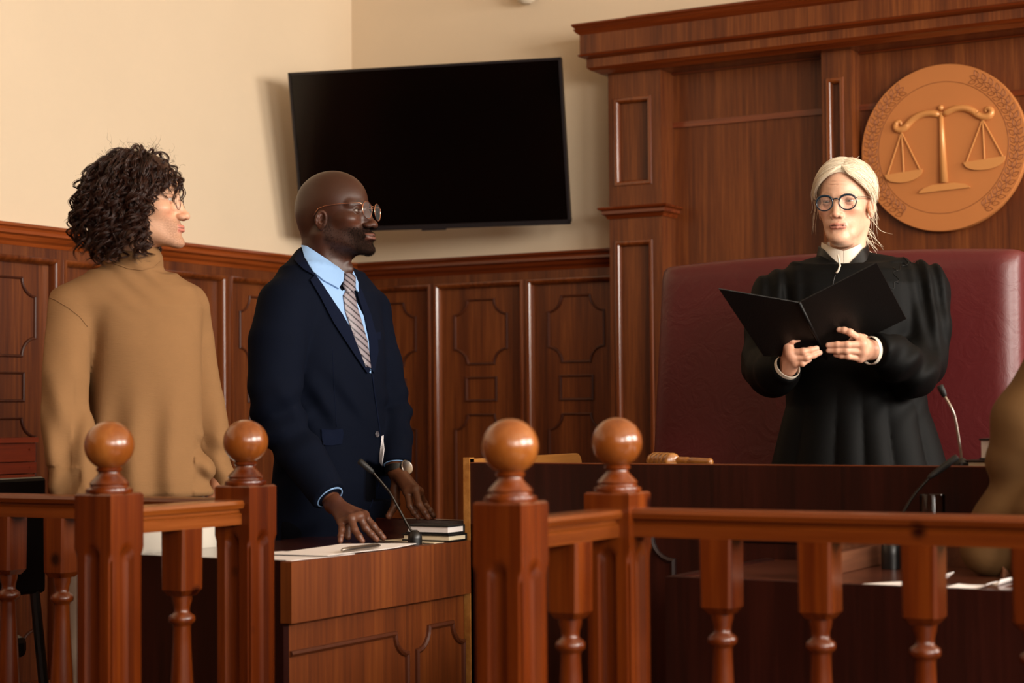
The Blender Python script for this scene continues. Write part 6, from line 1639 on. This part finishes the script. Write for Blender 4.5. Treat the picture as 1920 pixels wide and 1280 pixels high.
se = hp(2002, 690, 3.62); ee = hp(1848, 1030, 3.70); hipe = hp(2085, 1120, 3.62); s2 = hp(2190, 700, 3.72)
legse = []
for sg in (-1, 1):
    hj = hipe+[sg*.09, 0, -.06]; kn = np.array([hj[0], hj[1], .44]); an = np.array([hj[0], hj[1]+.02, .09]); legse.append((hj, kn, an))
bodycore(E_, [(E_.hl((-.04, 0, -.19)), hp(2085, 760, 3.62), .05, .11), (hp(2085, 760, 3.62), hipe, .11, .12), (se, ee, .045, .035), (ee, we, .035, .024), (s2, hp(2210, 900, 3.75), .045, .035), (hp(2210, 900, 3.75), hp(2130, 1060, 3.60), .035, .03)]+[(l[0], l[1], .075, .05) for l in legse]+[(l[1], l[2], .05, .035) for l in legse], 'b07a5c')
E_.make_body(M['skin'])
fe = Field([hp(1770, 900, 3.7)[0], 3.30, hp(0, 1130, 3.6)[2]], [hp(2300, 900, 3.7)[0], 4.0, hp(0, 590, 3.6)[2]], .007)
def ce(py, px, a, b): p = hp(px, py, 3.62); return (p[2], p[0], p[1], a, b)
fe.column([ce(640, 2085, .10, .08), ce(700, 2085, .16, .11), ce(800, 2082, .19, .13), ce(950, 2080, .185, .13), ce(1120, 2080, .17, .125)], 0, .04, 2.3)
fe.chain([se, hp(1930, 790, 3.62), hp(1915, 870, 3.64), hp(1888, 950, 3.67), ee], [.082, .074, .060, .050, .050], .02); fe.chain([ee, hp(1880, 1042, 3.71), hp(1900, 1052, 3.72)], [.048, .040, .034], .02)
fe.cap(s2, hp(2210, 900, 3.75), .08, .06, .04); fe.cap(hp(2210, 900, 3.75), hp(2130, 1060, 3.60), .06, .045, .04)
fe.op(lambda X, Y, Z: (Z-(tz+.002))*1.0+0*X+0*Y if False else np.maximum(-(Z-(tz+.001))+0*X+0*Y, -1), [hp(1770, 900, 3.7)[0], 3.3, .0], [hp(1905, 900, 3.7)[0], 4.0, tz+.0], 0, 'i') if False else None
def folde(X, Y, Z):
    e = hp(1885, 930, 3.67); d = np.sqrt((X-e[0])**2+(Z-e[2])**2); return np.exp(-(d/.10)**2)*.012*np.sin((Z*1.0-X*.45)*48+1)+.003*np.sin(X*17+Z*12)
fe.disp(folde); v, q = fe.mesh(); E_.part('jacket', v, q, M['jacket'])
fb = Field([hipe[0]-.28, hipe[1]-.25, .05], [hipe[0]+.28, hipe[1]+.25, hipe[2]+.05], .009)
for hj, kn, an in legse: fb.cap(hj+[0, 0, .02], kn, .11, .08, .03); fb.cap(kn, an, .078, .07, .02)
v, q = fb.mesh(); E_.part('trousers', v, q, M['trouser'])
for _s in legse: shoe(E_, _s[2], (0, -1, 0), M['shoeb'])
eyes(E_, E_.Rm, E_.org, E_.EC, (-1, -.05, -.25), eye_mats('4a3020'))
_fc = Field((-.14, -.11, -.09), (.12, .11, .15), .004); _fc.ell((-.012, 0, .032), (.106, .082, .092), 0); _fc.ell((-.055, 0, -.015), (.058, .068, .055), .02)
_fc.op(lambda X, Y, Z: (.015+.75*np.clip(Z-.0, 0, 1)-X)*.8+0*Y, _fc.lo, _fc.lo+_fc.h*_fc.n, .008, 's')
v, q = _fc.mesh(); v = v+.0015*np.stack([snoise(v, 60, 7), snoise(v, 60, 8), snoise(v, 60, 9)], 1); E_.part('hair', E_.org+v @ E_.Rm.T, q, M['hairb'])
ENERGY = (195, 250, 150)
FRONT = ((1.6, -2.2, 2.6), (2.6, 1.6), 45, (-2.2, 6, 1.6))
EXPO = 0.0
# ------------------------------------------------------------------ daylight through the right-hand windows + an added front fill lamp
def area(name, loc, size, energy, col, target):
    l = bpy.data.lights.new(name, 'AREA'); l.shape = 'RECTANGLE'; l.size, l.size_y = size; l.energy = energy; l.color = col
    o = bpy.data.objects.new(name, l); COL.objects.link(o); o.location = loc
    d = Vector(target)-Vector(loc); o.rotation_euler = d.to_track_quat('-Z', 'Z').to_euler(); return o
warm = (1, .93, .84)
for (a, b), e in zip(WIN, ENERGY):
    area('window_light', (XR-.02, (a+b)/2, (WZ[0]+WZ[1])/2), (1.2, WZ[1]-WZ[0]-.1), e, warm, (XL, (a+b)/2, (WZ[0]+WZ[1])/2-.1))
area('front_fill', FRONT[0], FRONT[1], FRONT[2], (1, .90, .80), FRONT[3])  # added soft fill from the camera side, no fixture there
w = bpy.data.worlds.new('world'); SC.world = w; w.use_nodes = True
w.node_tree.nodes['Background'].inputs[0].default_value = (1, .9, .8, 1); w.node_tree.nodes['Background'].inputs[1].default_value = .12
SC.view_settings.view_transform = 'Standard'; SC.view_settings.look = 'None'; SC.view_settings.gamma = 1; SC.view_settings.use_curve_mapping = False
SC.view_settings.exposure = EXPO
